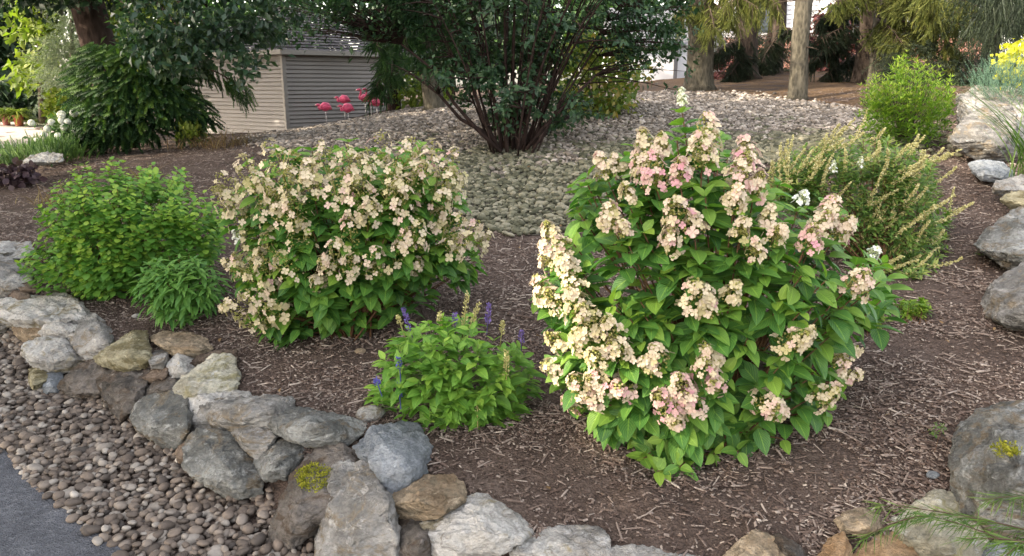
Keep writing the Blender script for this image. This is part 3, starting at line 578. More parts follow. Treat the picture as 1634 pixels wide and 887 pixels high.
rk(55, "layered grey brown boulder right below the angular one", [(1572, 478), (1590, 450), (1634, 424), (1690, 428), (1700, 535), (1612, 525), (1576, 502)], 0, 'gray', Yc=3.8, name="boulder", group=bg)
rk(56, "half buried white stone among the grasses at the far left", [(34, 262), (50, 248), (75, 243), (98, 246), (100, 256), (70, 264)], 0, 'pale', Yc=9.6, name="boulder", group=None)
# small loose stones on the mulch
for i, (px, py, s, mt, lb) in enumerate([(1487, 843-80, .02, 'blue', "small grey stone on the mulch left of the huge boulder"), (575, 563, .022, 'tan', "tiny tan stone on the mulch between the left hydrangea and the salvia"),
                                      (218, 507, .02, 'pale', "tiny pinkish stone on the mulch by the wedge shaped stone"), (592, 668, .05, 'gray', "small grey stone between the ledge stone and the blue grey rock"),
                                      ]):
    g = G(px, py); mb = MB(); t = pebble_tpl(ICO3, 40+i); mb.inst(t, np.array([g+np.array([0, 0, s*.4])]), frames(np.array([[1, .3, 0.]]), np.array([[0, 0, 1.]])), np.array([[s, s*1.3, s*.7]]))
    tag(mb.build("loose_stone", RM[mt]), lb, "stone", "small loose stones on the mulch")
# moss patches on two rocks (parts of them)
def surf_patch(rockobj, px, py, rx, ry, n, mat, name, ln=.012):
    me = rockobj.data; loc = np.array(rockobj.location); V = np.array([v.co[:] for v in me.vertices]); Nn = np.array([v.normal[:] for v in me.vertices])
    W = V+loc; d = W-np.array([0, 0, CAMZ]); fwd = d[:, 1]*ct-d[:, 2]*st; u = d[:, 0]/fwd*FPX+CX; v = CY-(d[:, 1]*st+d[:, 2]*ct)/fwd*FPX
    facing = (Nn*d).sum(1) < 0
    q = ((u-px)/rx)**2+((v-py)/ry)**2+rng.normal(size=len(u))*.15 < 1; idx = np.where(q & facing)[0]
    if len(idx) == 0: return
    k = rng.choice(idx, n); P = W[k]+rng.normal(size=(n, 3))*.004; D = unit(Nn[k]+rnd_unit(n)*1.2); mb = MB()
    mb.inst(LEAF_T, P, frames(D, rnd_unit(n)), rng.uniform(ln*.6, ln*1.3, n)[:, None]*np.array([[3.0, 1, 1]]), rng.random(n)); mb.build(name, mat, rockobj)
M['moss'] = leafmat("moss", (.10, .11, .015), (.22, .22, .02), (.36, .34, .04), .3, .9, 0, .5)
surf_patch(R[33], 503, 762, 28, 22, 2600, M['moss'], "moss", .007)
surf_patch(R[47], 1606, 718, 24, 11, 700, M['moss'], "moss", .008)

# ================================================================== PLANTS
def in_sil(poly, n):
    poly = np.array(poly, float); a, b = poly.min(0), poly.max(0); out = []
    while sum(len(o) for o in out) < n:
        p = a+(b-a)*rng.random((n*3, 2)); out.append(p[pip(p, poly)])
    p = np.concatenate(out)[:n]; return p, dist_line(p, poly, True)
def shell(poly, n, Yc, Rd, front=.62, edge=None, inner=.12):
    """points on the surface of a rounded body whose outline is poly (pixels) and whose half depth is Rd metres"""
    p, d = in_sil(poly, n); a = np.array(poly, float); e = edge or .5*min(np.ptp(a[:, 0]), np.ptp(a[:, 1]))
    t = np.clip(d/e, 0, 1); dep = np.sqrt(1-(1-t)**2); sgn = np.where(rng.random(n) < front, -1, 1)
    q = np.where(rng.random(n) < inner, rng.random(n)**.5, 1)
    Y = Yc+sgn*dep*q*Rd; gd = ground_depth(p[:, 0], p[:, 1]); Y = np.where((gd < Y) & (gd > Yc-Rd*1.6), gd-.02-.04*rng.random(n), Y); P = PY(p[:, 0], p[:, 1], Y)
    c = PY(*a.mean(0), Yc)
    zmin = H(P[:, :2])+.04; P[:, 2] = np.maximum(P[:, 2], zmin); return P, c
UP = np.array([0, 0, 1.])
def whorls(mb, P, A, tpl, ln, nodes, gap, per, spread=(.15, -.25), droop=.2, tone0=.45, tipglow=.35, jit=.25, curve=None, upn=.6, smalltip=.55):
    """leaves set round each shoot: P shoot tips, A shoot axes"""
    k = len(P)
    for i in range(nodes):
        f = i/max(1, nodes-1); pos = P-A*gap*i*(1+.15*rng.normal(size=(k, 1)))
        a0 = rng.random(k)*6.28
        ref = unit(np.cross(A, rnd_unit(k))); ref2 = np.cross(A, ref)
        for j in range(per):
            a = a0+j*2*math.pi/per+rng.normal(size=k)*jit
            rd = np.cos(a)[:, None]*ref+np.sin(a)[:, None]*ref2
            lift = spread[0]*(1-f)+spread[1]*f
            D = unit(rd+A*(lift+rng.normal(size=(k, 1))*.15)-UP*droop*(.5+rng.random((k, 1))))
            Nn = unit(A*(1-upn)+UP*upn+rnd_unit(k)*jit*.8)
            L = ln*(smalltip+(1-smalltip)*min(1, f*1.6+.1))*(.8+.4*rng.random(k))
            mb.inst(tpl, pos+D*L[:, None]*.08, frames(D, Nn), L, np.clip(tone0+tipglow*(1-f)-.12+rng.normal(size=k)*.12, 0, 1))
def plant(name, label, cat, polys, Yc, Rd, base, ntips, tpl, ln, nodes, gap, per, mat, stem_r=.006, stemmat=None, group=None, edge=None, front=.62,
          axis_up=.5, inner_=.12, stems_every=1, root=None, fol='foliage', skel=None, keep=None, tips_extra=None, stem_seg=5, nostem=False, **kw):
    root = root or thing(name, label, cat, base, group)
    if not isinstance(polys[0][0], (tuple, list)): polys = [polys]
    tot = ntips; areas = []
    for q in polys:
        a = np.array(q, float); areas.append(abs(np.sum(a[:, 0]*np.roll(a[:, 1], -1)-a[:, 1]*np.roll(a[:, 0], -1))))
    Ps, As = [], []
    for q, ar in zip(polys, areas):
        P, c = shell(q, max(3, int(tot*ar/sum(areas))), Yc, Rd, front, edge, inner_); Ps.append(P)
        cc = c.copy(); cc[2] = cc[2]*.5+base[2]*.5 if skel is None else cc[2]
        As.append(unit(unit(P-cc)*(1-axis_up)+UP*axis_up+rnd_unit(len(P))*.22))
    P, A = np.concatenate(Ps), np.concatenate(As)
    if tips_extra is not None:
        P = np.concatenate([P, tips_extra]); A = np.concatenate([A, unit(unit(tips_extra-np.array(base))*.6+UP*.4)])
    if keep is not None: m = keep(P); P, A = P[m], A[m]
    mb = MB(); whorls(mb, P, A, tpl, ln, nodes, gap, per, **kw); mb.build(fol, mat, root)
    if not nostem:
        ms = MB()
        for i in range(0, len(P), stems_every):
            if skel is None:
                b = np.array(base)+np.array([rng.normal()*.05, rng.normal()*.05, 0]); b[2] = h1(b[0], b[1])-.01
            else:
                dd = np.linalg.norm(skel-P[i], axis=1)+np.maximum(0, skel[:, 2]-P[i][2])*2; b = skel[int(dd.argmin())]
            m = (b+P[i])/2; m = m+A[i]*-.12*np.linalg.norm(P[i]-b)+np.array([0, 0, .05])*np.linalg.norm(P[i]-b)
            tube(ms, bez(b, m, P[i], stem_seg), np.linspace(stem_r, stem_r*.4, stem_seg), 4, rng.random())
        ms.build('stems', stemmat or M['hydstem'], root)
    return root, P, A
# ---- hydrangeas
def flower_head(root, C0, A, hgt, rd, n, tone, mat, spreadtone=.18, size=.017):
    mb = MB(); A = unit(np.asarray(A, float)); x = unit(np.cross(A, rng.normal(size=3))); y = np.cross(A, x)
    t = rng.random(n)**1.15; a = rng.random(n)*6.28+t*9; r = rd*(1-t**1.6*.72)*(.75+.35*rng.random(n))
    rad_ = np.cos(a)[:, None]*x+np.sin(a)[:, None]*y; P = C0+A*(hgt*(t-.3))[:, None]+rad_*r[:, None]
    Nn = unit(rad_*.8+A*(.25+.5*t)[:, None]+rnd_unit(n)*.4+np.array([0, 0, .15])); D = unit(np.cross(Nn, rnd_unit(n)))
    tn = np.clip(tone+rng.normal(size=n)*spreadtone, .3, 1)
    mb.inst(FLORET, P, frames(D, Nn), size*(.7+.5*rng.random(n)), tn)
    k = int(n*3.2); t = rng.random(k); a = rng.random(k)*6.28; r = rd*(1-t**1.5*.75)*rng.random(k)**.5*.85
    P = C0+A*(hgt*(t-.3))[:, None]+(np.cos(a)[:, None]*x+np.sin(a)[:, None]*y)*r[:, None]
    mb.inst(OCT, P, frames(rnd_unit(k), rnd_unit(k)), .0035+.003*rng.random(k), rng.random(k)*.18)
    for i in range(7):
        a = rng.random()*6.28; e = C0+A*hgt*(rng.random()*.6-.1)+(math.cos(a)*x+math.sin(a)*y)*rd*.7
        tube(mb, bez(C0-A*hgt*.45, C0-A*hgt*.1, e, 4), .0016, 3, .12)
    return mb.build('flower_head', mat, root)
def hydrangea(name, label, poly, Yc, Rd, base, ntips, heads, tone, hl, edge, shrink=1.0, extra=(), fs=.0145, dens=1.0):
    hp = []
    a = np.array(poly, float)
    for (px, py, s, tn, kind) in heads:
        d = dist_line(np.array([[px, py]], float), poly, True)[0]; t = min(1, d/edge) if pip(np.array([[px, py]], float), poly)[0] else .05
        Y = Yc-math.sqrt(1-(1-t)**2)*Rd-.03; hp.append(PY(px, py, Y))
    hp = np.array(hp); cpt = PY(*a.mean(0), Yc); cpt[2] = cpt[2]*.5+base[2]*.5
    ax = unit(unit(hp-cpt)*.7+UP*.45)
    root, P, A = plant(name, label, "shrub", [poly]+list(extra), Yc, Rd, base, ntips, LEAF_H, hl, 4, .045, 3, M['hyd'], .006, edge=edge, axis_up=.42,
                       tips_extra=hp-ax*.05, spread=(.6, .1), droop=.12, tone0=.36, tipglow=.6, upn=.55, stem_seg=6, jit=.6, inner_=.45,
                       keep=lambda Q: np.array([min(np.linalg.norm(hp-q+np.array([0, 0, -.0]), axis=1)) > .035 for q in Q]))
    sc = Yc/FPX
    for (px, py, s, tn, kind), p, x in zip(heads, hp, ax):
        rd = s*sc*.46*shrink
        if kind == 'g': flower_head(root, p, x, rd*2.2, rd*.8, 26, .32, M['florpale'], .05, .008)
        elif kind == 'w': flower_head(root, p, x, rd*1.6, rd, 14, .9, M['florpale'], .1, .014)
        else:
            mb = flower_head(root, p, unit(x+rnd_unit(1)[0]*.25), rd*2.2, rd, int((14+38*(s/75)**1.6)*dens), tn-.04, M['flor'], .16, fs*rng.uniform(.85, 1.15))
    return root
hl = [(1088,158,28,.3,'g'),(1128,222,62,.55,''),(1120,250,60,.6,''),(1032,240,52,.55,''),(1055,236,40,.6,''),(1022,272,40,.7,''),(1045,280,62,.9,''),(1085,278,40,.85,''),(965,270,46,.6,''),(985,262,30,.5,''),
 (1190,255,60,.85,''),(1180,285,66,.65,''),(1205,300,46,.6,''),(1172,320,44,.55,''),(1085,352,66,.6,''),(1070,385,46,.62,''),(1108,360,40,.5,''),(975,352,50,.6,''),(995,368,30,.6,''),(1000,310,30,.4,''),
 (880,378,46,.55,''),(900,395,40,.5,''),(878,412,50,.55,''),(905,425,46,.5,''),(868,465,52,.55,''),(890,480,50,.5,''),(915,455,46,.45,''),(920,490,60,.45,''),(945,515,66,.4,''),(975,535,66,.4,''),(930,545,56,.42,''),(890,545,40,.4,''),
 (890,590,50,.5,''),(960,575,62,.42,''),(990,560,50,.45,''),(930,620,62,.6,''),(965,610,66,.65,''),(995,620,50,.8,''),(920,645,44,.8,''),(955,640,40,.75,''),(1050,572,50,.6,''),(1035,585,40,.55,''),(1130,568,46,.5,''),(1125,592,56,.75,''),
 (1085,620,62,.75,''),(1065,645,66,.85,''),(1100,640,60,.8,''),(1140,612,44,.75,''),(1080,672,36,.6,''),(1225,645,62,.65,''),(1240,660,34,.6,''),(1312,632,54,.45,''),(1340,572,54,.55,''),(1355,600,36,.5,''),(1262,545,58,.45,''),(1285,535,34,.4,''),
 (1112,472,66,.45,''),(1130,490,44,.5,''),(1168,468,40,.4,''),(1360,452,52,.6,''),(1375,462,34,.65,''),(1393,405,26,.9,'w'),(1280,318,30,.5,'w'),(1292,382,44,.85,''),(1322,345,56,.65,''),(1340,368,50,.65,''),(1310,360,40,.6,''),(1182,368,34,.4,''),(1238,378,44,.6,''),(1225,350,34,.5,''),(1205,400,34,.5,'')]
hydrangea("panicle_hydrangea", "tall green hydrangea with pink and cream flower heads, nearest and largest shrub", [(850, 385), (880, 365), (915, 320), (935, 265), (1000, 250), (1010, 220), (1045, 210), (1048, 175), (1088, 150), (1130, 175), (1155, 220), (1210, 245), (1245, 265), (1255, 305), (1330, 325), (1362, 345), (1362, 385), (1425, 420), (1438, 450), (1395, 500), (1362, 560), (1366, 610), (1330, 660), (1285, 700), (1190, 722), (1120, 775), (1065, 785), (1005, 745), (950, 700), (905, 650), (868, 590), (856, 500)],
          2.95, .48, tuple(G(1140, 690)), 200, hl, .5, .098, 118, .84, extra=[[(1042, 235), (1046, 178), (1088, 158), (1135, 180), (1150, 235)], [(1330, 420), (1425, 415), (1440, 450), (1398, 500), (1335, 530)], [(925, 275), (1000, 300), (990, 350), (925, 330)], [(1000, 700), (1130, 700), (1110, 780), (1060, 790), (1005, 750)]])
hb = []
for px, py, s in [(370,305,52),(398,275,56),(445,255,60),(480,265,50),(520,252,52),(555,258,56),(598,240,60),(640,250,60),(680,258,60),(715,262,52),(725,290,44),(362,325,50),(385,345,50),(418,300,46),(462,292,50),(500,302,50),(540,303,54),(575,318,60),(590,345,44),(622,318,56),(660,282,56),(700,296,60),(640,326,56),(692,332,54),(470,340,50),(455,352,44),(480,375,50),(440,320,40),(560,375,44),(662,380,46),(645,385,36),(714,372,54),(742,375,50),(765,388,40),(728,392,46),(702,352,46),(410,400,50),(440,400,50),(425,425,44),(460,430,50),(400,430,50),(380,432,40),(535,415,50),(522,425,36),(560,428,46),(590,415,50),(598,432,36),(632,412,44),(650,430,46),(392,490,56),(420,480,56),(445,500,50),(405,512,46),(432,515,40),(505,450,26),(430,455,36),(500,270,40),(580,270,50),(620,280,50),(560,285,40),(425,345,40)]:
    py = py+11 if py < 300 else py
    hb.append((px, py, s, .42+.2*rng.random() if px > 450 else .38+.12*rng.random(), ''))
hb.append((383, 375, 26, .95, 'w'))
hydrangea("panicle_hydrangea", "wide rounded hydrangea covered in faded cream flower heads, left of centre", [(335, 312), (380, 262), (430, 232), (500, 232), (590, 222), (660, 232), (735, 248), (745, 300), (725, 340), (775, 378), (772, 412), (740, 437), (690, 455), (640, 478), (600, 503), (540, 518), (480, 543), (400, 528), (368, 500), (398, 465), (366, 432), (392, 400), (372, 362), (345, 345)],
          3.95, .52, tuple(G(560, 530)), 190, hb, .5, .100, 125, .98, extra=[[(400, 500), (420, 470), (640, 440), (740, 420), (770, 412), (690, 458), (600, 505), (480, 545)], [(440, 330), (700, 320), (720, 380), (600, 400), (450, 400)]], fs=.0185, dens=.62)
# ---- other shrubs of the bed
plant("leafy_shrub", "bright green feathery shrub with small rounded leaves at the left of the bed", "shrub",
      [(12, 425), (40, 385), (62, 380), (58, 335), (90, 292), (128, 258), (150, 262), (190, 250), (205, 268), (240, 262), (270, 278), (290, 266), (332, 300), (358, 345), (368, 385), (335, 412), (290, 410), (235, 435), (190, 470), (120, 466), (95, 450), (55, 440)],
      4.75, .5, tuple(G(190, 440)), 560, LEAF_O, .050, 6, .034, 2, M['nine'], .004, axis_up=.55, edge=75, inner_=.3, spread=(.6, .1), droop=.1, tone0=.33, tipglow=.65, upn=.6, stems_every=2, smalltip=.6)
plant("leafy_perennial", "low clump of narrow dark green leaves in front of the bright leafy shrub at left", "plant",
      [(213, 455), (226, 425), (262, 400), (300, 405), (328, 398), (345, 435), (372, 450), (345, 478), (318, 490), (300, 518), (262, 505), (225, 482)],
      4.15, .24, tuple(G(290, 480)), 90, LEAF_L, .085, 4, .022, 3, M['peren'], .003, axis_up=.5, edge=55, spread=(.6, .1), droop=.15, tone0=.35, tipglow=.35, upn=.5)
sr, sP, sA = plant("salvia", "low bushy salvia with purple flower spikes at the centre of the mulch", "plant",
      [(598, 565), (612, 545), (640, 530), (700, 512), (740, 505), (790, 522), (838, 560), (852, 600), (835, 640), (835, 660), (780, 690), (735, 682), (690, 692), (650, 672), (612, 678), (592, 650), (600, 600)],
      2.98, .22, tuple(G(720, 640)), 150, LEAF_M, .075, 4, .022, 2, M['salvia'], .003, axis_up=.6, edge=60, spread=(.8, .25), droop=.12, tone0=.42, tipglow=.4, upn=.5, jit=.6, stemmat=plainmat("green stem", (.10, .14, .04)))
def spike(root, p, d, L, r, n, mat, name='flower_spike', fl=.006):
    mb = MB(); d = unit(np.asarray(d, float)); t = rng.random(n); a = rng.random(n)*6.28; x = unit(np.cross(d, [.3, 1, .2])); y = np.cross(d, x)
    rad_ = np.cos(a)[:, None]*x+np.sin(a)[:, None]*y; P = p+d*(t*L)[:, None]+rad_*(r*(1-.75*t))[:, None]
    mb.inst(LEAF_S, P, frames(unit(rad_+d*.8), rnd_unit(n)), fl*(1.6+.8*rng.random(n)), rng.random(n)); tube(mb, [p-d*.05, p+d*L*.5, p+d*L], [.0022, .0018, .001], 4, .3)
    return mb.build(name, mat, root)
spx = 2.9/FPX
for px, py, L, mt, dx in [(655, 528, 42, 'purple', -.25), (726, 518, 20, 'purple', 0), (832, 548, 22, 'purple', 0), (638, 590, 20, 'bluef', -.05), (638, 634, 26, 'bluef', -.05), (603, 614, 12, 'bluef', -.3), (740, 520, 62, 'spike', .12), (752, 515, 36, 'spike', .4), (702, 522, 26, 'spike', 0), (778, 516, 36, 'purple', .08), (808, 600, 44, 'spike', .0), (762, 664, 26, 'spike', 0), (640, 520, 18, 'spike', -.3), (800, 535, 24, 'spike', .1)]:
    Y = 2.95 if py < 560 else 2.76
    spike(sr, PY(px, py, Y), (dx, 0, 1), L*spx, .0065, int(26+L*1.4), M[mt])
cr, cP, cA = plant("summersweet_shrub", "shrub bristling with long tan seed spikes behind the large hydrangea at right", "shrub",
      [(1222, 285), (1250, 250), (1300, 228), (1360, 218), (1430, 222), (1470, 245), (1500, 262), (1495, 300), (1520, 340), (1500, 375), (1515, 415), (1490, 440), (1450, 452), (1405, 445), (1350, 405), (1300, 350), (1235, 320)],
      4.75, .45, tuple(G(1400, 430)), 430, LEAF_L, .068, 5, .028, 3, M['cleth'], .004, axis_up=.65, edge=60, spread=(.9, .4), droop=0, tone0=.30, tipglow=.5, upn=.4, stems_every=2)
tp = cP[cP[:, 1] < 5.0]; o_ = rng.permutation(len(tp))[:98]
for i in o_:
    p = tp[i]; px = p[0]/p[1]*FPX+CX; k = (px-1230)/290
    d = unit(np.array([.1+.75*k+rng.normal()*.38, rng.normal()*.4-.15, .8-.3*k+rng.normal()*.25]))
    L = rng.uniform(.08, .19); mb = MB(); n = 90; t = rng.random(n); a = rng.random(n)*6.28; bend = unit(np.array([rng.normal()*.3, rng.normal()*.3, .3]))
    crv = bez(p-d*.03, p+d*L*.5, p+d*L*.9+bend*L*.25, 7); tube(mb, crv, np.linspace(.0026, .001, 7), 4, .5)
    seg = np.clip((t*6).astype(int), 0, 5); q = crv[seg]+(crv[seg+1]-crv[seg])*(t*6-seg)[:, None]; q += rnd_unit(n)*(.014*(1-.6*t))[:, None]
    mb.inst(OCT, q, frames(rnd_unit(n), rnd_unit(n)), .0035+.0035*rng.random(n), rng.random(n)); mb.build('seed_spike', M['spike'], cr)
for px, py in [(1373, 262), (1330, 268)]:
    flower_head(cr, PY(px, py, 4.3), UP, .06, .02, 16, .9, M['florpale'], .1, .008)
plant("small_green_plant", "small bright green seedling, the larger one right of the hydrangea in open mulch", "plant", [(1425, 505), (1432, 482), (1455, 474), (1482, 485), (1482, 505), (1462, 526), (1440, 524)], 3.72, .07, tuple(G(1455, 520)), 26, LEAF_M, .04, 3, .014, 3, M['lime'], .002, edge=22, spread=(.9, .3), droop=0)
plant("small_green_plant", "small green seedling touching the right side of the large hydrangea", "plant", [(1378, 520), (1388, 504), (1405, 502), (1414, 518), (1404, 534), (1386, 536)], 3.6, .06, tuple(G(1397, 530)), 16, LEAF_M, .036, 3, .014, 3, M['lime'], .002, edge=20, spread=(.9, .3), droop=0)
for px, py, w_, lb in [(1497, 683, 16, "tiny weed sprout in the mulch left of the huge boulder"), (1562, 468, 20, "tiny greyish weed by the layered boulder at right"), (1480, 478, 14, "tiny reddish weed above the small green seedling"), (1168, 700-60, 1, None)]:
    if lb: plant("weed", lb, "plant", [(px-w_, py+6), (px-w_*.6, py-10), (px, py-w_), (px+w_*.7, py-8), (px+w_, py+6)], PZ(px, py, .35)[1], .03, tuple(G(px, py+6)), 7, LEAF_S, .018, 2, .01, 3, M['grass'], .001, edge=8, group=None)
# light green shrub at the back right
plant("light_green_shrub", "round yellow green shrub on bare stems in front of the spruces at right", "shrub",
      [(1363, 150), (1375, 125), (1400, 112), (1415, 98), (1448, 82), (1465, 92), (1485, 100), (1520, 122), (1526, 142), (1512, 165), (1500, 190), (1470, 196), (1440, 192), (1400, 200), (1380, 178)],
      7.6, .52, tuple(G(1440, 222)), 200, LEAF_T, .07, 7, .055, 4, M['lime'], .006, axis_up=.85, edge=35, inner_=.4, spread=(1.2, .6), droop=0, tone0=.42, tipglow=.5, upn=.3, stems_every=3, stemmat=M['twig'])
# ---- ornamental grass at the right edge, dry stubble, groundcover
def blades(name, label, cat, px, py, n, h, spread, mat, wd=1., lean=(0, 0), Y=None, r=.06, tone=.5, group=None):
    b = G(px, py) if Y is None else PY(px, py, Y); root = thing(name, label, cat, b, group); mb = MB()
    P = b+np.column_stack([rng.normal(size=n)*r, rng.normal(size=n)*r, np.zeros(n)-.01]); D = unit(np.column_stack([rng.normal(size=n)*spread+lean[0], rng.normal(size=n)*spread+lean[1], np.ones(n)]))
    L = h*(.5+.6*rng.random(n)); S = np.stack([L*wd, L, L], -1); rd_ = unit(D*np.array([1, 1, 0])+rnd_unit(n)*.1); mb.inst(BLADE, P, frames(D, unit(UP*.6-rd_*.9)), S, np.clip(tone+rng.normal(size=n)*.2, 0, 1)); mb.build('blades', mat, root); return root
blades("ornamental_grass", "tall upright green grass clump at the right edge beside the smooth boulder", "grass", 1650, 290, 80, .72, .05, M['grass'], .5, (0, 0), 5.7, .07)
blades("dry_stubble", "cut brown stalks at the foot of the weeping spruce near the shed", "plant", 352, 236, 260, .34, .22, M['drygr'], .8, (0, 0), None, .26, .15)
blades("dry_stubble", "yellowing stubble tuft left of the bright leafy shrub", "plant", 85, 325, 90, .22, .35, M['drygr'], 1.2, (-.1, 0), None, .10, .6)
blades("dry_stubble", "yellowing stubble tuft behind the top of the bright leafy shrub", "plant", 230, 288, 80, .24, .35, M['drygr'], 1.2, (0, 0), None, .09, .6)
blades("dry_stubble", "dry brown stalks poking up behind the cream hydrangea", "plant", 600, 262, 60, .25, .3, M['drygr'], 1., (0, 0), None, .15, .1)
# foreground sprigs of a conifer at the lower right
root = thing("conifer_branch", "out of focus green needled branch tips hanging over the tan stones at lower right", "plant", PY(1634, 880, 1.75))
mb = MB(); tw = MB()
for (x0, y0, x1, y1, Y0, Y1) in [(1690, 860, 1400, 805, 1.75, 1.95), (1690, 905, 1480, 822, 1.7, 1.85), (1700, 800, 1560, 800, 1.8, 1.8), (1480, 822, 1372, 862, 1.88, 1.98), (1690, 880, 1540, 860, 1.65, 1.75), (1680, 840, 1590, 900, 1.7, 1.7)]:
    a, b = PY(x0, y0, Y0), PY(x1, y1, Y1); c = bez(a, (a+b)/2+UP*.03, b, 10); tube(tw, c, np.linspace(.003, .001, 10), 4)
    n = int(120*np.linalg.norm(b-a)/.4); t = rng.random(n)*8.99; i = t.astype(int); P = c[i]+(c[i+1]-c[i])*(t-i)[:, None]; D = unit(unit(b-a)*.8+rnd_unit(n)*.7-UP*.55)
    mb.inst(LEAF_T, P, frames(D, rnd_unit(n)), np.stack([np.full(n, .012), .045+.04*rng.random(n), np.full(n, .03)], -1), rng.random(n)*.7)
mb.build("needles", M['grass'], root); tw.build("twigs", M['twig'], root)

# ================================================================== SHED and far buildings
def sided_wall(mb, A, B, z0, z1, n, depth=.032, outward=1):
    A, B = np.array(A, float), np.array(B, float); d = unit(B-A); nrm = np.array([d[1], -d[0]])*outward; h = (z1-z0)/n
    for i in range(n):
        za, zb = z0+i*h, z0+(i+1)*h
        g = .020; q = [(A, za+g, depth), (B, za+g, depth), (B, zb, .004), (A, zb, .004), (A, za+g, -.03), (B, za+g, -.03), (A, za, -.03), (B, za, -.03), (B, za, .004), (A, za, .004)]
        V = [(*(p+nrm*o), z) for p, z, o in q]; mb.add(V, [(0, 1, 2, 3), (4, 5, 1, 0), (6, 7, 5, 4), (9, 8, 7, 6)])
def siding_mat(name, col):
    m, nt, bs = newmat(name); n = objnoise(nt, 1.5, 6); c = ramp(nt, n, [(.3, tuple(x*.86 for x in col)), (.7, col)])
    nt.links.new(c, bs.inputs["Base Color"]); bs.inputs["Roughness"].default_value = .55; return m
M['vinyl'] = siding_mat("beige vinyl siding", (.28, .26, .24)); M['vinylw'] = siding_mat("white siding", (.72, .73, .76)); M['trim'] = plainmat("trim", (.26, .245, .22), .5, .05)
M['roof'] = tonemat("asphalt shingle", [(0, (.06, .055, .06)), (1, (.16, .145, .15))], .9, 1, .3, 60, .4); M['whiteboard'] = plainmat("white panel", (.78, .80, .84), .4, .04, 2); M['dkroof'] = plainmat("dark grey cover", (.10, .105, .12), .7)
def brick_mat():
    m, nt, bs = newmat("red brick"); tc = N(nt, "TexCoord"); b = N(nt, "TexBrick", Scale=4.5); nt.links.new(tc.outputs["Object"], b.inputs["Vector"])
    mp = N(nt, "Mapping"); mp.inputs["Rotation"].default_value = (rad(90), 0, 0); nt.links.new(tc.outputs["Object"], mp.inputs[0]); nt.links.new(mp.outputs[0], b.inputs["Vector"])
    b.inputs["Color1"].default_value = (.42, .16, .11, 1); b.inputs["Color2"].default_value = (.55, .26, .19, 1); b.inputs["Mortar"].default_value = (.5, .42, .38, 1); nt.links.new(b.outputs[0], bs.inputs["Base Color"]); bs.inputs["Roughness"].default_value = .9; return m
M['brick'] = brick_mat()
cor = PY(459, 205, 17.3)[:2]; lft = PY(300, 205, 19.6)[:2]; rgt = PY(642, 170, 19.2)[:2]; bk = lft+rgt-cor
zg = .30; ze = PY(457, 84, 17.3)[2]
shed = thing("garden_shed", "beige vinyl sided garden shed with a grey shingle roof behind the flamingos", "shed", (cor[0], cor[1], zg))
mb = MB(); sided_wall(mb, lft, cor, zg, ze, 22); sided_wall(mb, cor, rgt, zg, ze, 22); sided_wall(mb, rgt, bk, zg, ze, 22); sided_wall(mb, bk, lft, zg, ze, 22)
mb.build('siding', M['vinyl'], shed, smooth=False)
for p in (cor, lft, rgt):
    mb = MB(); box(mb, (p[0], p[1], (zg+ze)/2), (.09, .09, ze-zg), R=[[math.cos(.75), -math.sin(.75), 0], [math.sin(.75), math.cos(.75), 0], [0, 0, 1]]); mb.build('corner_trim', M['trim'], shed, smooth=False)
# hip roof of shingle courses
cen = (lft+rgt)/2; mb = MB(); ncr = 16
cs = [cor, rgt, bk, lft]
for i in range(ncr):
    t0, t1 = i/ncr, (i+1)/ncr
    def rg(t, z): 
        k = 1.13*(1-t*.92); return [(*(cen+(c-cen)*k), z) for c in cs]
    z0_, z1_ = ze+.04+t0*1.1, ze+.04+t1*1.1
    a = rg(t0, z0_+.02); b = rg(t1, z1_-.0); V = a+b
    for j in range(4):
        q = (j+1) % 4; m_ = 26
        A0, A1, B0, B1 = map(np.array, (a[j], a[q], b[j], b[q]))
        for s_ in range(m_):
            u0, u1 = s_/m_, (s_+1)/m_-.002; mb.add([A0+(A1-A0)*u0, A0+(A1-A0)*u1, B0+(B1-B0)*u1, B0+(B1-B0)*u0], [(0, 1, 2, 3)], tone=rng.random())
mb.build('roof', M['roof'], shed, smooth=False)
mb = MB()
for j in range(4):
    q = (j+1) % 4; A0, A1 = cen+(cs[j]-cen)*1.12, cen+(cs[q]-cen)*1.12; c = (A0+A1)/2; L = np.linalg.norm(A1-A0); d = (A1-A0)/L
    box(mb, (*c, ze+.01), (L, .04, .10), R=[[d[0], -d[1], 0], [d[1], d[0], 0], [0, 0, 1]])
mb.add([(*(cen+(c-cen)*1.115), ze-.04) for c in cs], [(0, 1, 2, 3)]); mb.build('eaves', M['trim'], shed, smooth=False)
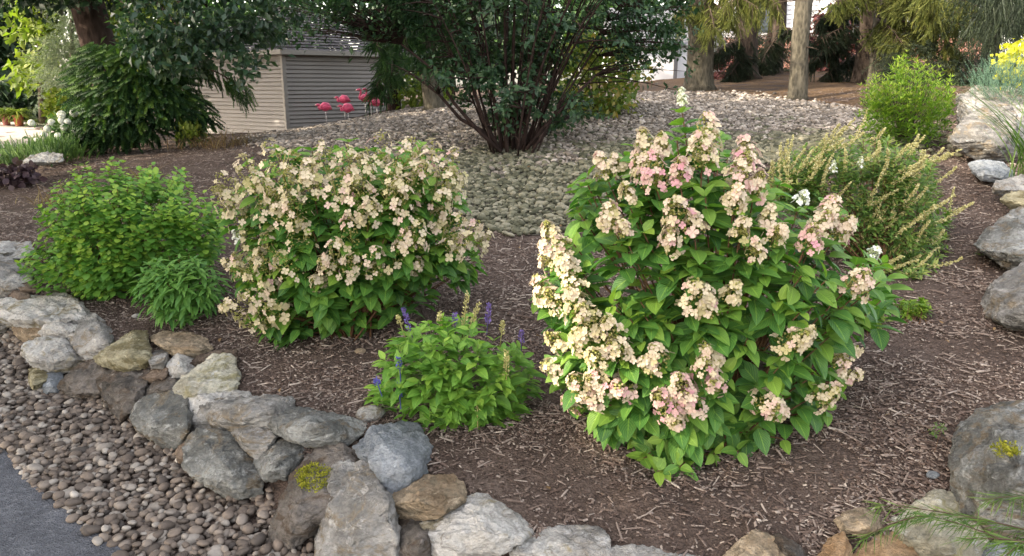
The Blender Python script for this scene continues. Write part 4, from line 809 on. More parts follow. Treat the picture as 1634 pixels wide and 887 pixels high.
# white structure between the shrub and the spruces
def house(name, label, cat, pxl, pxr, Y, depth, ztop, mat, zb=None, roof=None, siding=0, cover=None):
    a, b = PY(pxl, 140, Y)[:2], PY(pxr, 140, Y)[:2]; z0 = h1((a[0]+b[0])/2, Y)-.3 if zb is None else zb
    root = thing(name, label, cat, ((a[0]+b[0])/2, Y, z0)); mb = MB()
    cs_ = [a, b, b+np.array([0, depth]), a+np.array([0, depth])]
    if siding:
        for j in range(4): sided_wall(mb, cs_[j], cs_[(j+1) % 4], z0, ztop, siding, .02)
    else:
        mb.add([(*c, z0) for c in cs_]+[(*c, ztop) for c in cs_], [(0, 1, 5, 4), (1, 2, 6, 5), (2, 3, 7, 6), (3, 0, 4, 7), (4, 5, 6, 7)])
    mb.build('wall', mat, root, smooth=False)
    mr = MB(); cc = (cs_[0]+cs_[2])/2; e = [(*(cc+(c-cc)*1.08), ztop+.003) for c in cs_]; r0 = (e[0][0], cc[1], ztop+depth*.3); r1 = (e[1][0], cc[1], ztop+depth*.3)
    mr.add(e+[r0, r1], [(0, 1, 5, 4), (2, 3, 4, 5), (1, 2, 5), (3, 0, 4), (0, 3, 2, 1)]); mr.build('roof', roof or M['roof'], root, smooth=False); return root
ws = house("white_outbuilding", "white panelled outbuilding glimpsed between the dark shrub and the first spruce", "shed", 985, 1148, 22, 4, PY(1040, 74, 22)[2], M['whiteboard'], roof=M['dkroof'])
mb = MB(); p = PY(1076, 140, 21.9); box(mb, (p[0], p[1]-.02, 2.2), (.10, .06, 2.2)); mb.build('downpipe', M['dkroof'], ws, smooth=False)
mb = MB(); p = PY(1092, 140, 21.9); box(mb, (p[0]+.15, p[1]-.05, 1.6), (.75, .06, 1.6)); mb.build('door', siding_mat("pale blue panel", (.40, .44, .52)), ws, smooth=False)
hs = house("brick_house", "red brick house with white siding seen between the spruce trunks", "house", 1140, 1560, 30, 7, 5.6, M['vinylw'], siding=22)
mb = MB(); a = PY(1140, 140, 29.9); b = PY(1560, 140, 29.9); box(mb, ((a[0]+b[0])/2, 29.93, 2.0), (b[0]-a[0], .1, 2.6)); mb.build('brick_base', M['brick'], hs, smooth=False)
for px in (1220, 1330, 1460):
    p = PY(px, 140, 29.8); mb = MB(); box(mb, (p[0], 29.95, 4.0), (1.2, .14, 1.2)); f = mb.build('window', plainmat("window frame", (.75, .75, .75)), hs, smooth=False)
    mb = MB(); box(mb, (p[0], 29.87, 4.0), (1.0, .03, 1.0)); g_ = mb.build('pane', plainmat("window glass", (.03, .04, .05), .08), hs, smooth=False); g_.parent = f

# ================================================================== TREES
SUN_GAPS = [(tuple(PY(945, 520, 2.65)), .30), (tuple(PY(880, 440, 2.75)), .16), (tuple(PY(1530, 192, 7.4)), .10), (tuple(PY(800, 215, 9.0)), .12), (tuple(PY(445, 196, 17.5)), .16), (tuple(PY(400, 196, 17.9)), .12), (tuple(PY(322, 175, 19)), .3), (tuple(PY(1480, 30, 13)), .5), (tuple(PY(1612, 92, 8.4)), .3), (tuple(PY(100, 195, 11.8)), .22), (tuple(PY(1160, 20, 14)), .5)]
def gaps(P):
    m = np.ones(len(P), bool)
    for t, r in SUN_GAPS:
        d = P-np.array(t); s_ = d@to_sun; q = np.linalg.norm(d-s_[:, None]*to_sun, axis=1); m &= ~((q < r*1.35) & (s_ > .8))
    return m
def leaves(mb, P, c, tpl, ln, mode='leaf', tone=.4, wd=1.):
    P = P[gaps(P)]; k = len(P)
    out = unit(P-c)
    if mode == 'leaf': D = unit(out*.4+rnd_unit(k)*.9-UP*.35); Nn = unit(UP*.5+out*.4+rnd_unit(k)*.6)
    elif mode == 'droop': D = unit(out*.25*np.array([1, 1, 0])-UP*.9+rnd_unit(k)*.3); Nn = unit(out+rnd_unit(k)*.4)
    elif mode == 'spray': D = unit(out*np.array([1, 1, .1])*.9-UP*.2+rnd_unit(k)*.55); Nn = unit(UP+rnd_unit(k)*.5)
    elif mode == 'up': D = unit(out*.5+UP*.8+rnd_unit(k)*.4); Nn = unit(out+rnd_unit(k)*.5)
    L = ln*(.65+.7*rng.random(k)); mb.inst(tpl, P, frames(D, Nn), np.stack([L*wd, L, L*wd], -1), np.clip(tone+rng.normal(size=k)*.18, 0, 1))
def clumped(polys, Yc, Rd, n, ncl, cs, edge=None, front=.6, inner=.4):
    if not isinstance(polys[0][0], (tuple, list)): polys = [polys]
    ar = [abs(np.sum(a[:, 0]*np.roll(a[:, 1], -1)-a[:, 1]*np.roll(a[:, 0], -1))) for a in [np.array(q, float) for q in polys]]; Ps = []; cc = []
    for q, a in zip(polys, ar):
        f = a/sum(ar); C0, c = shell(q, max(4, int(ncl*f)), Yc, Rd, front, edge, inner); k = int(n*f); j = rng.integers(0, len(C0), k)
        Ps.append(C0[j]+rng.normal(size=(k, 3))*cs*np.array([1, 1, .6])*(.5+rng.random((len(C0), 1))[j])); cc.append(np.repeat(c[None], k, 0))
    return np.concatenate(Ps), np.concatenate(cc)
def fill(root, name, polys, Yc, Rd, n, tpl, ln, mat, mode='leaf', ncl=None, cs=.12, tone=.4, wd=1., **k):
    P, c = clumped(polys, Yc, Rd, n, ncl or max(8, n//18), cs, **k); g = H(P[:, :2])+.02; m = P[:, 2] > g-.3; P, c, g = P[m], c[m], g[m]; P[:, 2] = np.maximum(P[:, 2], g)
    mb = MB()
    for s_ in (0,): leaves(mb, P, c, tpl, ln, mode, tone, wd) if False else None
    keepm = gaps(P); leaves(mb, P[keepm], c[keepm], tpl, ln, mode, tone, wd); return mb.build(name, mat, root), P
def ell(root, name, c, r, n, tpl, ln, mat, mode='leaf', cs=.35, tone=.4, ncl=None, wd=1.):
    ncl = ncl or n//30; U = rnd_unit(ncl)*(rng.random((ncl, 1))**.33)*np.array(r)+np.array(c); j = rng.integers(0, ncl, n); P = U[j]+rng.normal(size=(n, 3))*cs
    P = P[P[:, 2] > h1(c[0], c[1])+1.0]; mb = MB(); leaves(mb, P, np.array(c), tpl, ln, mode, tone, wd); return mb.build(name, mat, root)
def limb_net(mb, a, ends, r0, seg=6, n=8, sag=.1, rough=.03):
    for e in ends:
        e = np.array(e, float); m = (a+e)/2+np.array([rng.normal()*.15, rng.normal()*.15, sag*np.linalg.norm(e-a)]); tube(mb, bez(a, m, e, n), np.linspace(r0, r0*.25, n), seg, rough=rough)
# --- unseen trees added left of the frame to shade the bed and shed
for (x, y, ht, r, lb) in [(-9.5, -1.8, 10.5, 4.2, "broad unseen maple added left of the camera to shade the bed"), (-10.5, 5.0, 11, 4.2, "tall unseen maple level with the bed, added to shade it"), (-14.5, 0.5, 13, 4.6, "tallest unseen maple, farthest left, added to shade the bed"), (-12.6, 15.2, 8.6, 2.7, "smallest unseen maple, nearest the shed, added to shade its wall")]:
    b = np.array([x, y, h1(x, y)]); t = thing("added_shade_maple", lb, "tree", b, "unseen maples added for shade"); mb = MB(); tube(mb, [b, b+UP*1.5, b+UP*ht*.45+np.array([.2, .1, 0]), b+UP*ht*.8], [.32, .25, .2, .06], 10, rough=.05)
    limb_net(mb, b+UP*2.2, [b+np.array([math.cos(a)*r*.7, math.sin(a)*r*.7, ht*(.45+.3*rng.random())]) for a in np.linspace(0, 5.5, 8)], .09); mb.build("trunk", M['bark'], t)
    ell(t, "crown", b+UP*(ht*.5+1.2), (r, r, ht*.44), 13000, LEAF_S, .30, M['farg'], cs=.4, ncl=330)
# --- big tree at left with visible trunk and drooping leafy boughs
b = np.array(PY(186, 230, 13.6)); b[2] = h1(b[0], b[1])-.05
t = thing("shade_tree", "large dark trunked tree leaning left above the weeping spruce", "tree", b); mb = MB()
tube(mb, [b, PY(172, 130, 13.6), PY(155, 60, 13.6), PY(135, -10, 13.6), PY(115, -100, 13.6), PY(110, -260, 13.8)], [.36, .30, .27, .27, .24, .12], 14, rough=.04)
p0 = PY(128, -40, 13.6)
limb_net(mb, p0, [PY(60, -60, 12.6), PY(20, -140, 14.5), PY(-60, -40, 13), PY(260, -200, 12.5)], .12)
p1 = PY(120, -80, 13.6); limb_net(mb, p1, [PY(250, 0, 11.2), PY(330, 10, 10.8), PY(420, 0, 11.0), PY(300, 60, 11.4), PY(390, 100, 10.9), PY(230, 60, 11.5)], .07, n=12, sag=.18)
mb.build("trunk", M['bigbark'], t)
DG = [[(196, -60), (520, -60), (505, 0), (470, 40), (440, 70), (400, 60), (350, 75), (300, 95), (250, 105), (215, 80), (195, 40)], [(200, 40), (260, 60), (350, 60), (400, 75), (372, 100), (330, 95), (280, 112), (230, 125), (212, 90)], [(365, 80), (400, 70), (415, 95), (404, 125), (392, 148), (382, 140), (378, 110)], [(255, 90), (320, 80), (330, 110), (290, 125), (262, 120)]]
fill(t, "boughs", DG, 11.1, .9, 5200, LEAF_S, .115, M['dog'], ncl=420, cs=.10, tone=.42)
ell(t, "crown", PY(60, -420, 14)+np.array([0, 0, .3]), (5.5, 5, 3.2), 13000, LEAF_S, .26, M['farg'], cs=.45)
fill(t, "low_crown", [[(-60, -80), (230, -80), (240, -20), (180, 12), (110, 8), (40, 10), (-40, -5)]], 13.4, 1.2, 2500, LEAF_S, .13, M['fardk'], ncl=170, cs=.16)
# --- weeping spruce
b = G(215, 236); t = thing("weeping_spruce", "dark green weeping spruce mound left of the shed", "tree", b)
WP = [(112, 215), (120, 150), (126, 105), (150, 84), (200, 92), (235, 88), (262, 100), (292, 125), (318, 165), (336, 205), (322, 222), (280, 232), (225, 240), (150, 246), (118, 240)]
mb = MB(); tube(mb, [b-UP*.1, b+UP*.8, b+UP*1.5], [.09, .07, .03], 8); mb.build("trunk", M['dkbark'], t)
P, c = clumped(WP, 11.9, .95, 1900, 950, .04, edge=70, front=.8, inner=.15); P[:, 2] = np.maximum(P[:, 2], H(P[:, :2])+.05)
k = len(P); o = unit((P-c)*np.array([1, 1, 0])+1e-6); D = unit(o*.75-UP*.62+rnd_unit(k)*.55); L = .18+.15*rng.random(k); mb = MB()
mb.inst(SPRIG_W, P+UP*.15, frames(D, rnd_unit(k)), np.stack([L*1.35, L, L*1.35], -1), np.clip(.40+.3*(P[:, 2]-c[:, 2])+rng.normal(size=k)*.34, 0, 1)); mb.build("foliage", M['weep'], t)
mb = MB(); q = bez(PY(300, 110, 11.6), PY(345, 100, 11.4), PY(392, 150, 11.2), 12); tube(mb, q, np.linspace(.02, .005, 12), 5); mb.build("branch", M['twig'], t)
mb = MB(); n = 170; i = rng.integers(2, 12, n); D = unit(rnd_unit(n)*.35-UP+np.array([.25, 0, 0])); L = .14+.14*rng.random(n); mb.inst(SPRIG_W, q[i]+rnd_unit(n)*.1, frames(D, rnd_unit(n)), L, rng.random(n)*.8); mb.build("branch_needles", M['weep'], t)
# --- dark multi stemmed tree in the middle
b = G(815, 243); t = thing("multi_stem_tree", "dark multi stemmed shrub tree rising from the gravel at the centre of the photo", "tree", b); skel = []
for i in range(46):
    fx = rng.uniform(-1, 1); a = b+np.array([fx*.30+rng.normal()*.05, rng.normal()*.16, -.03]); Y1 = b[1]+rng.normal()*.7
    top = PY(815+fx*230+rng.normal()*25, -120+abs(fx)*70, Y1); m = a*.55+top*.45+np.array([-fx*.15, 0, .25])+rng.normal(size=3)*.06
    c_ = bez(a, m, top, 14); r_ = rng.uniform(.008, .023); tube_mb = MB(); tube(tube_mb, c_, np.linspace(r_, r_*.45, 14), 7, rough=.05); skel.append(c_); tube_mb.build('stem', M['dkbark'], t)
for pts in ([(800, 242), (760, 205), (725, 165), (690, 110), (640, 70)], [(795, 235), (770, 190), (757, 150), (745, 100)], [(840, 238), (870, 200), (905, 165), (950, 120)], [(780, 215), (735, 190), (700, 150), (660, 120)]):
    c_ = np.array([PY(x, y, b[1]-.25-.03*i) for i, (x, y) in enumerate(pts)]); mb = MB(); tube(mb, c_, np.linspace(.026, .012, len(pts)), 7, rough=.04); mb.build('stem', M['dkbark'], t); skel.append(c_)
skel = np.concatenate(skel)
MS = [[(560, -90), (1100, -90), (1085, 20), (1062, 70), (1030, 100), (1000, 80), (960, 70), (900, 90), (860, 110), (800, 90), (740, 110), (700, 70), (660, 80), (610, 90), (570, 55), (520, 45), (480, 50), (470, 10), (500, -40)],
      [(860, 110), (900, 110), (925, 150), (950, 175), (940, 196), (900, 205), (870, 200), (850, 150)], [(730, 90), (860, 90), (875, 190), (850, 222), (812, 215), (770, 180), (735, 130)], [(645, 85), (715, 95), (742, 150), (715, 175), (690, 150), (660, 130)], [(990, 20), (1095, 0), (1100, 60), (1085, 92), (1060, 80), (1030, 110), (1000, 90)]]
P, c = clumped(MS, 9.3, .95, 1950, 250, .12, front=.55, inner=.5); P = P[(P[:, 2] > H(P[:, :2])+.1)]
A = unit(unit(P-np.array([b[0], b[1], b[2]+.8]))*.7+rnd_unit(len(P))*.5+UP*.1); m = gaps(P); P, A = P[m], A[m]
mb = MB(); whorls(mb, P, A, LEAF_S, .088, 4, .05, 2, spread=(.6, .3), droop=.25, tone0=.4, tipglow=.3, jit=.5, upn=.5); mb.build('foliage', M['dark'], t)
ms = MB()
for i in range(0, len(P), 2):
    dd = np.linalg.norm(skel-P[i], axis=1)+np.maximum(0, skel[:, 2]-P[i][2])*1.5; s0 = skel[int(dd.argmin())]; tube(ms, bez(s0, (s0+P[i])/2+UP*.04, P[i], 4), [.010, .007, .005, .002], 4)
ms.build('twigs', M['dkbark'], t)
ell(t, "crown", b+np.array([0, .3, 3.9]), (2.4, 1.7, 1.5), 5000, LEAF_S, .13, M['dark'], cs=.2)
# --- turning shrub behind it
t = thing("turning_shrub", "green shrub turning orange at its top just right of the dark multi stemmed tree", "shrub", G(950, 185))
fill(t, "foliage", [(895, 120), (905, 75), (935, 52), (975, 60), (1005, 90), (1015, 130), (1005, 170), (960, 190), (900, 188)], 11.6, .7, 2600, LEAF_S, .10, M['orange'], ncl=240, cs=.1)
mb = MB(); g = G(950, 185)
for i in range(9): tube(mb, bez(g, g+np.array([rng.normal()*.1, rng.normal()*.1, .6]), g+np.array([rng.normal()*.5, rng.normal()*.3, 1.2]), 6), np.linspace(.018, .006, 6), 5)
mb.build("stems", M['twig'], t)
t = thing("understory_shrub", "yellowish low shrub behind the pale trunk beside the shed", "shrub", PY(665, 170, 16.5)); fill(t, "foliage", [(636, 170), (640, 130), (665, 118), (700, 125), (715, 160), (690, 172)], 16.5, .6, 900, LEAF_S, .13, M['yell'], ncl=80, cs=.12, tone=.25)
# --- spruces at the back right
def spruce(px, py, Y, wpx, label, bark, lean=0, crown=True, cz=4.2, dead=10, taper=.9):
    b = PY(px, py, Y); b[2] = h1(b[0], b[1])-.04; s = Y/FPX; r = wpx*s/2
    t = thing("spruce_tree", label, "tree", b, "spruces at the back of the yard"); mb = MB()
    zs = np.array([0, .12, .4, 1.0, 2.0, 3.2, 5.0, 8.0]); rr = r*np.array([1.45, 1.15, 1.03, 1, .95, .88*taper, .7, .25]); mb_p = np.array([b+np.array([lean*z+.02*math.sin(z*3+px), .0, z]) for z in zs])
    tube(mb, mb_p, rr, 14, rough=.035); mb.build("trunk", bark, t)
    db = MB()
    for i in range(dead):
        z = rng.uniform(.8, 3.6); a = rng.random()*6.28; L = rng.uniform(.25, 1.0); q = b+np.array([lean*z, 0, z]); tube(db, bez(q, q+np.array([math.cos(a)*L*.5, math.sin(a)*L*.5, .03]), q+np.array([math.cos(a)*L, math.sin(a)*L, -.12*L]), 5), [.014, .011, .008, .005, .002], 4)
    if dead: db.build("dead_branches", M['twig'], t)
    if crown:
        n = 900; z = rng.uniform(cz, 8.6, n); a = rng.random(n)*6.28; R_ = (8.9-z)/4.7*1.7*rng.uniform(.2, 1, n)**.6
        P = b+np.stack([np.cos(a)*R_, np.sin(a)*R_, z-b[2]+b[2]*.3-.10*R_], -1); P = P[gaps(P)]; n = len(P); o = unit((P-b)*np.array([1, 1, 0])); D = unit(o*.7-UP*.5+rnd_unit(n)*.4); cm = MB()
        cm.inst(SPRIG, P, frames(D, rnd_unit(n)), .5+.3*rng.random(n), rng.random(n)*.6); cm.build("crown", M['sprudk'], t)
    return t
def bough(root, a, e, mat, n=130, hang=.35, thick=.02, tone=.5, side=.35, ln=.22, tw=.8):
    a, e = np.array(a), np.array(e); L = np.linalg.norm(e-a); q = bez(a, (a+e)/2+UP*.10*L, e, 12); mb = MB(); tube(mb, q, np.linspace(thick, .005, 12), 5)
    d = unit(e-a); sd = unit(np.cross(d, UP)); cm = MB()
    for i in range(int(n/6)):
        u = rng.uniform(.12, 1); j = min(10, int(u*11)); p = q[j]+(q[j+1]-q[j])*(u*11-j); w_ = rng.uniform(.3, 1)*side*(1.1-u*.6)*rng.choice([-1, 1]); tip = p+sd*w_+d*abs(w_)*.6-UP*hang*rng.uniform(.25, 1)
        tube(mb, bez(p, (p+tip)/2+UP*.05, tip, 4), [.006, .005, .003, .002], 3)
        k = 9; v = rng.random((k, 1)); P = p+(tip-p)*v+rnd_unit(k)*.02; D = unit((tip-p)*.8/np.linalg.norm(tip-p)+rnd_unit(k)*.5-UP*tw*rng.random((k, 1))); cm.inst(SPRIG_W, P, frames(D, rnd_unit(k)), ln*(.6+.7*rng.random(k)), np.clip(tone+rng.normal(size=k)*.2, 0, 1))
    mb.build("bough", M['twig'], root); cm.build("bough_needles", mat, root)
s1 = spruce(1117, 143, 15, 40, "thick pale trunked spruce right of the white outbuilding", M['palebark'], -.05)
s2 = spruce(1190, 125, 18, 34, "dark spruce trunk just right of the thick pale trunk", M['bark'], -.05)
s3 = spruce(1237, 114, 20, 20, "slim dark spruce trunk between the thick dark one and the slender pale one", M['bark'])
s4 = spruce(1270, 160, 13, 26, "slender pale mottled spruce trunk standing nearest on the gravel edge", M['palebark'], -.008)
s5 = spruce(1375, 132, 16, 27, "dark spruce trunk touching a paler one behind the light green shrub", M['bark'])
s6 = spruce(1396, 128, 15.4, 23, "paler grey spruce trunk behind the top of the light green shrub", M['palebark'], 0)
s7 = spruce(1422, 126, 17, 26, "darkest spruce trunk right of the paler grey one", M['dkbark'])
s8 = spruce(692, 166, 14.2, 30, "pale flaking spruce trunk seen left through the multi stemmed tree", M['palebark'], -.10, cz=4.6)
s9 = spruce(1218, 118, 21, 14, "thin dark leaning spruce trunk far behind the slender pale one", M['dkbark'], .12)
s10 = spruce(628, 168, 16.6, 20, "dark spruce trunk at the right corner of the shed", M['dkbark'], 0, cz=4.2)
for px, py, px1, py1, Ya, Yb in [(1120, -10, 1075, 30, 15, 14.2), (1120, 0, 1175, 30, 15, 14), (1120, -20, 1210, 12, 15, 14), (1125, -5, 1140, 45, 15, 13.9), (1240, -20, 1160, 5, 15, 14), (1180, -40, 1240, 8, 15, 14)]:
    bough(s1, PY(px, py, Ya), PY(px1, py1, Yb), M['spru'], 300, .38, tone=.6, ln=.17)
for px, py, px1, py1, Yb in [(1400, 10, 1545, 45, 13.2), (1400, 25, 1530, 78, 13.6), (1405, -20, 1560, 10, 13.0), (1400, 30, 1440, 70, 14.2), (1400, -15, 1330, 5, 14.5), (1410, 0, 1500, 20, 12.8), (1400, 40, 1490, 62, 14.4), (1420, -30, 1490, -8, 12.6)]:
    bough(s6, PY(px, py, 15.3), PY(px1, py1, Yb), M['spru'], 380, .35, tone=.5, ln=.2)
# dark low boughs between the trunks
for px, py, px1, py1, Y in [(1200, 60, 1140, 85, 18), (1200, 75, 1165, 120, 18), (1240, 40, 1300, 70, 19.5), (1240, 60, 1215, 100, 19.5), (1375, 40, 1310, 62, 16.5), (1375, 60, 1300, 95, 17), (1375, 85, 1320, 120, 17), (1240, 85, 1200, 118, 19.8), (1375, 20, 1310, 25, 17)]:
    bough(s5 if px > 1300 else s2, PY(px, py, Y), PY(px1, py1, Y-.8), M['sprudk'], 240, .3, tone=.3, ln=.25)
for px1, py1, Y in [(690, 90, 14), (640, 60, 13.6), (600, 75, 14), (625, 120, 14.4), (600, 140, 15), (730, 60, 14)]:
    bough(s8 if px1 > 630 else s10, PY(670 if px1 > 630 else 628, py1-50, 14.2 if px1 > 630 else 16), PY(px1, py1, Y), M['weep'], 260, .35, tone=.35, ln=.22)
# dark spruce at the right edge
b = PY(1660, 150, 12); b[2] = h1(b[0], b[1]); t = thing("spruce_tree", "dense dark spruce hanging over the right edge of the photo", "tree", b, "spruces at the back of the yard")
mb = MB(); tube(mb, [b, b+UP*2, b+UP*7], [.2, .17, .05], 10); mb.build("trunk", M['bark'], t)
fill(t, "crown", [[(1500, -80), (1760, -80), (1760, 110), (1640, 70), (1600, 75), (1560, 66), (1538, 50), (1560, 10)]], 12.2, 1.1, 2600, SPRIG, .34, M['sprudk'], 'droop', ncl=240, cs=.14, tone=.5)
ell(t, "upper_crown", b+UP*5.0, (2.2, 2.2, 2.2), 900, SPRIG, .6, M['sprudk'], 'spray')
# understory behind the trunks
def und(name, label, cat, poly, Y, Rd, n, tpl, ln, mat, mode='leaf', tone=.4, group=None, base=None, cs=.15, ncl=None, stem=None):
    a = np.array(poly, float) if not isinstance(poly[0][0], (tuple, list)) else np.array(poly[0], float)
    bp = PY(a[:, 0].mean(), a[:, 1].max(), Y); bp[2] = h1(bp[0], bp[1]) if base is None else base
    t = thing(name, label, cat, bp, group); fill(t, "foliage", poly, Y, Rd, n, tpl, ln, mat, mode, tone=tone, cs=cs, ncl=ncl)
    if stem: mb = MB(); top = PY(a[:, 0].mean(), a[:, 1].min()*.6+a[:, 1].max()*.4, Y); tube(mb, [bp-UP*.05, (bp+top)/2, top], [stem, stem*.8, stem*.3], 8, rough=.04); mb.build("trunk", M['bark'], t)
    return t
und("red_leaf_shrub", "dark red leaved shrub right of the slender pale spruce trunk", "shrub", [(1288, 108), (1292, 40), (1320, 15), (1350, 40), (1368, 70), (1362, 112), (1320, 120)], 21, .8, 1300, LEAF_S, .17, M['red'], cs=.18, ncl=70)
und("red_leaf_shrub", "small reddish shrub between the two left spruce trunks", "shrub", [(1136, 125), (1140, 95), (1155, 90), (1172, 100), (1172, 128)], 19, .5, 350, LEAF_S, .15, M['red'], cs=.14, ncl=30)
und("dark_yew", "low black green evergreen behind the dark spruce trunks", "shrub", [(1200, 122), (1200, 80), (1225, 55), (1262, 70), (1262, 118)], 22, .7, 800, SPRIG, .35, M['sprudk'], 'spray', ncl=70)
und("dark_yew", "wide dark evergreen behind and right of the light green shrub", "shrub", [(1425, 140), (1425, 90), (1470, 66), (1530, 78), (1600, 95), (1640, 130), (1600, 152), (1520, 148)], 14.5, .9, 1500, SPRIG, .34, M['sprudk'], 'spray', ncl=110, tone=.5)
und("golden_shrub", "bright yellow sunlit shrub at the right edge under the dark spruce", "shrub", [(1592, 118), (1596, 88), (1615, 68), (1650, 62), (1690, 90), (1690, 130), (1640, 132)], 8.6, .3, 900, LEAF_O, .05, M['gold'], cs=.06, ncl=90)
und("blue_juniper", "blue green feathery shrub below the yellow one at the right edge", "shrub", [(1560, 148), (1575, 112), (1600, 108), (1650, 115), (1680, 150), (1640, 175), (1580, 165)], 8.3, .3, 900, SPRIG, .13, M['blue'], 'up', cs=.07, ncl=90)
und("dark_yew", "tall black green evergreen between the slender pale trunk and the dark pair of trunks", "shrub", [(1285, 112), (1282, 40), (1300, -40), (1370, -40), (1380, 60), (1372, 114)], 23.5, .7, 900, SPRIG, .42, M['sprudk'], 'spray', ncl=80)
und("dark_yew", "black green evergreen behind the trunks right of the white outbuilding", "shrub", [(1140, 100), (1138, 45), (1165, 20), (1215, 40), (1225, 85), (1180, 100)], 20.5, .6, 700, SPRIG, .36, M['sprudk'], 'spray', ncl=60)
# --- background at the left
FT = "trees far behind the driveway"
und("dark_evergreen", "darkest evergreen filling the upper left corner", "tree", [(-160, 175), (-160, -120), (20, -120), (50, -20), (48, 100), (60, 175)], 27, 2.2, 3800, LEAF_S, .42, M['fardk'], cs=.4, ncl=240, group=FT, stem=.2)
und("dark_hedge", "dark hedge behind the potted plants at the left edge", "hedge", [(-160, 188), (-150, 120), (0, 118), (60, 125), (112, 130), (118, 186)], 24.5, .9, 2400, LEAF_S, .3, M['fardk'], cs=.25, ncl=160)
und("yellow_green_tree", "sunlit yellow green tree in the upper left behind the driveway", "tree", [(30, 135), (36, 60), (30, 0), (40, -80), (100, -80), (92, 20), (84, 60), (82, 110), (64, 140)], 22.5, 1.0, 2300, LEAF_S, .24, M['yell'], cs=.22, ncl=150, group=FT, stem=.15)
und("silver_spruce", "pale silvery spruce left of the big dark trunk", "tree", [(78, 150), (80, 80), (92, 20), (100, -60), (125, -60), (140, 40), (150, 100), (150, 160), (110, 165)], 19.5, .9, 2300, SPRIG_D, .42, M['silver'], 'spray', cs=.15, ncl=200, group=FT, stem=.12, tone=.6)
und("yellow_green_tree", "hazy yellowish tree seen between the big trunk and the drooping boughs", "tree", [(165, 120), (168, 20), (180, -60), (250, -60), (280, 20), (260, 110), (210, 120)], 24, 1.2, 2200, LEAF_S, .28, M['yell'], cs=.25, ncl=140, group=FT, stem=.15, tone=.3)
und("gold_bush", "round yellow bush left of the weeping spruce", "shrub", [(73, 180), (72, 160), (82, 148), (105, 146), (120, 156), (120, 185), (95, 192)], 14.8, .35, 1000, LEAF_O, .07, M['yell'], cs=.06, ncl=100, tone=.75)
gc = und("creeping_juniper", "spiky green groundcover spreading from the left edge to the weeping spruce", "shrub", [(-60, 266), (-10, 248), (30, 242), (70, 232), (110, 232), (135, 245), (130, 258), (70, 266), (20, 264), (-50, 278)], 11.2, .8, 1700, SPRIG_W, .14, M['weep'], 'up', cs=.09, ncl=260, tone=.75)
wf = thing("white_hydrangea", "plant with ball shaped white flower heads left of the weeping spruce", "shrub", G(100, 238)); fill(wf, "foliage", [(70, 232), (80, 205), (88, 188), (112, 180), (138, 190), (140, 232), (100, 240)], 11.6, .4, 1100, LEAF_S, .08, M['farg'], ncl=110, cs=.07, tone=.7)
for px, py, s in [(98, 183, 16), (118, 180, 15), (50, 196, 12), (102, 203, 13), (93, 217, 13), (119, 211, 13), (114, 225, 14), (112, 236, 13), (130, 203, 14), (75, 205, 11), (82, 195, 12), (70, 214, 10), (98, 192, 12), (128, 218, 10), (108, 194, 11), (58, 224, 9)]:
    mb = MB(); n = 60; p = PY(px, py, 11.1); rr = s*11.1/FPX*.42; U = rnd_unit(n); mb.inst(FLORET, p+U*rr*.85, frames(unit(np.cross(U, rnd_unit(n))), U), .022, .8+.2*rng.random(n)); mb.inst(ICO1, p[None], np.eye(3)[None], np.array([[rr*.7]*3]), .5); mb.build("flower_head", M['florpale'], wf)
und("coral_bells", "low dark purple leaved plant at the left edge below the groundcover", "plant", [(-20, 290), (-10, 268), (20, 262), (45, 264), (56, 276), (48, 290), (20, 294)], 9.3, .2, 380, LEAF_O, .08, M['plum'], cs=.06, ncl=60)
und("yellow_sprig", "little bright yellow green sprig at the foot of the weeping spruce", "plant", [(282, 222), (284, 205), (295, 198), (312, 204), (318, 214), (305, 226)], 11.0, .12, 160, LEAF_M, .08, M['yell'], 'up', cs=.04, ncl=26)
# potted plants
pot_m = plainmat("terracotta pot", (.42, .10, .06), .6); darkpot = plainmat("dark pot", (.22, .07, .06), .6)
for i, (px, w_, mt, lb, hh) in enumerate([(30, 16, pot_m, "red pot with a yellow green fern, rightmost in the row at far left", 30), (10, 14, darkpot, "dark red pot in the middle of the row at far left", 24), (-6, 13, darkpot, "dark pot cut by the left edge in the row of pots", 28), (50, 10, plainmat("grey pot", (.2, .2, .2)), "small grey pot low beside the red pot at far left", 16)]):
    Y = 21.5; s = Y/FPX; p = PY(px, 193, Y); p[2] = h1(p[0], p[1]); t = thing("potted_plant", lb, "plant", p, "potted plants by the driveway"); r = w_*s/2; h_ = (22 if i < 3 else 8)*s*.8; mb = MB()
    tube(mb, [p, p+UP*.02, p+UP*h_*.85, p+UP*h_*.86, p+UP*h_, p+UP*h_*.99], [r*.68, r*.7, r*.95, r*1.08, r*1.1, r*.9], 18); mb.build("pot", mt, t)
    mb = MB(); n = 130; A_ = rng.random(n)*6.28; D = unit(np.stack([np.cos(A_), np.sin(A_), .3+1.1*rng.random(n)], -1)); mb.inst(BLADE, np.repeat((p+UP*h_)[None], n, 0)+rnd_unit(n)*r*.4, frames(D, UP-D*.3), np.stack([np.full(n, 1.0), np.full(n, hh*s), np.full(n, hh*s)], -1)*(.6+.5*rng.random((n, 1))), rng.random(n)); mb.build("fern", M['yell'], t)
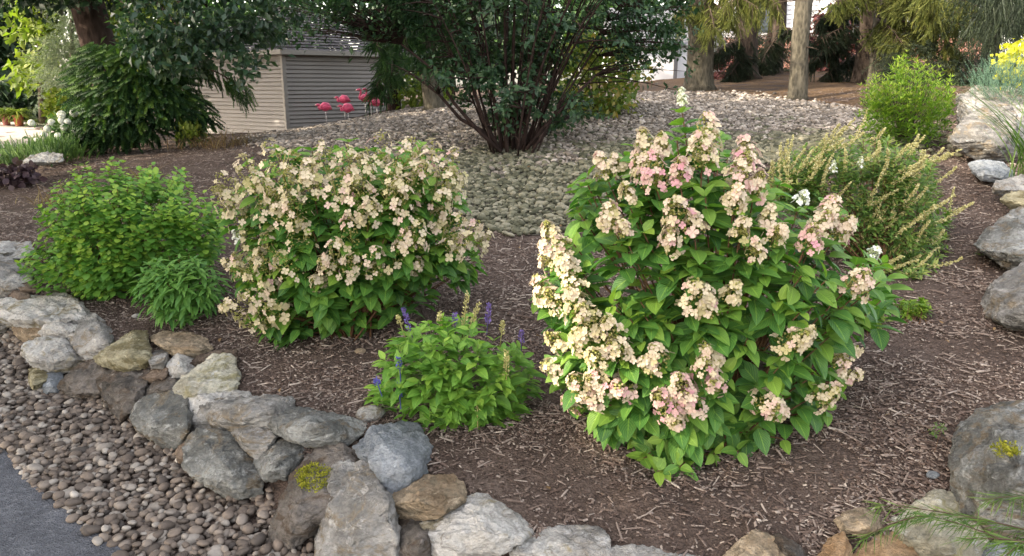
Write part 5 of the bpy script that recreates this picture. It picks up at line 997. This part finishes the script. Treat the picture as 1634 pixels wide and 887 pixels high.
# --- far tree line that closes the view
TL = "distant trees closing the view"
for i, (x, y, ht, r, mt, lb) in enumerate([(-30, 42, 11, 5, 'fardk', "distant dark tree left of the driveway end"), (-21, 46, 10, 5, 'farg', "distant green tree above the potted plants"), (-13, 44, 10, 4.5, 'farg', "distant green tree behind the big trunk"), (-5.5, 46, 9, 4, 'farg', "distant green tree behind the shed roof"), (1.5, 40, 5, 4, 'farg', "distant dark tree behind the multi stemmed tree"), (7, 44, 9, 4, 'farg', "distant tree behind the white outbuilding"), (26, 36, 11, 5, 'fardk', "distant dark tree beyond the brick house at right"), (33, 30, 10, 5, 'farg', "distant green tree beyond the right edge"), (-2.2, 27, 6, 2.2, 'fardk', "dark evergreen right behind the shed"), (14.5, 24, 6.5, 2.4, 'fardk', "dark evergreen in front of the brick house at right")]):
    b = np.array([x, y, h1(x, y)]); t = thing("distant_tree", lb, "tree", b, TL); mb = MB(); tube(mb, [b, b+UP*ht*.4, b+UP*ht*.85], [.25, .2, .06], 8); mb.build("trunk", M['bark'], t)
    ell(t, "crown", b+UP*ht*.5, (r, r*.8, ht*.5), int(2600+500*r), LEAF_S, .30+.035*r, M[mt], cs=.3+.04*r)

# ================================================================== FLAMINGOS
M['pink'] = plainmat("pink plastic", (.72, .09, .19), .45, .2, 9); M['black'] = plainmat("black beak", (.02, .02, .02), .4); M['palepink'] = plainmat("pale pink plastic", (.78, .42, .42), .4); M['rod'] = plainmat("metal rod", (.42, .40, .40), .5)
def flamingo(px, pyb, pyf, Y, label, headup=True, sc=1.0, ang=0.0):
    f = PY(px, pyf, Y); z0 = h1(f[0], f[1]); bz = PY(px, pyb, Y)[2]; root = thing("garden_flamingo", label, "lawn ornament", (f[0], f[1], z0), "plastic flamingos by the shed")
    o = np.array([f[0], f[1], bz]); ang += .75; ca, sa = math.cos(ang), math.sin(ang)
    def L(x, y, z): return o+sc*np.array([x*ca-y*sa, x*sa+y*ca, z])
    mb = MB(); tube(mb, [L(.24, 0, -.05), L(.18, 0, -.01), L(.08, 0, .03), L(-.02, 0, .035), L(-.10, 0, .01), L(-.15, 0, -.01)], [.006*sc, .05*sc, .12*sc, .135*sc, .09*sc, .03*sc], 14)
    nk = [L(-.12, 0, 0), L(-.19, 0, .0), L(-.21, 0, .07), L(-.17, 0, .15), L(-.14, 0, .22), L(-.16, 0, .29), L(-.21, 0, .32), L(-.25, 0, .30)] if headup else [L(-.12, 0, 0), L(-.19, 0, -.03), L(-.22, 0, .01), L(-.19, 0, .06), L(-.20, 0, .10), L(-.25, 0, .09)]
    tube(mb, nk, np.linspace(.036, .026, len(nk))*sc, 10); mb.inst(ICO2, nk[-1][None], np.eye(3)[None], np.array([[.042, .034, .036]])*sc); mb.build("body", M['pink'], root)
    mb = MB(); h = nk[-1]; tube(mb, [h+sc*np.array([-.02, 0, 0]), h+sc*np.array([-.055, 0, -.008]), h+sc*np.array([-.075, 0, -.03])], [.022*sc, .018*sc, .012*sc], 8); mb.build("bill", M['palepink'], root)
    mb = MB(); tube(mb, [h+sc*np.array([-.072, 0, -.026]), h+sc*np.array([-.078, 0, -.05])], [.013*sc, .003*sc], 8); mb.build("bill_tip", M['black'], root)
    for s_ in (-1, 1):
        mb = MB(); tube(mb, [L(.19, s_*.05, .0), L(.08, s_*.085, .02), L(-.03, s_*.09, .03), L(-.09, s_*.06, .02)], [.008*sc, .045*sc, .05*sc, .012*sc], 8); mb.build("wing", M['pink'], root)
        mb = MB(); a = L(.02+s_*.02, s_*.03, -.06); e = np.array([a[0], a[1], z0-.02]); tube(mb, [a, (a+e)/2, e], .009, 6); mb.build("leg", M['rod'], root)
flamingo(520, 172, 194, 15.2, "pink flamingo standing alone, leftmost of the flock", False, 0.68, .1)
flamingo(550, 160, 190, 15.6, "upper flamingo of the middle pair, behind the other", False, .66, .0)
flamingo(555, 174, 190, 15.0, "lower flamingo of the middle pair, in front", False, .70, .1)
flamingo(583, 158, 182, 15.8, "flamingo with the tallest raised head, left of the back trio", True, .62, .1)
flamingo(592, 156, 180, 15.4, "brightest flamingo in the middle of the back trio", True, .56, .0)
flamingo(601, 165, 178, 16.0, "flamingo half hidden at the right of the back trio", False, .66, -.2)
print("verts", sum(len(o.data.vertices) for o in bpy.data.objects if o.type == 'MESH'))
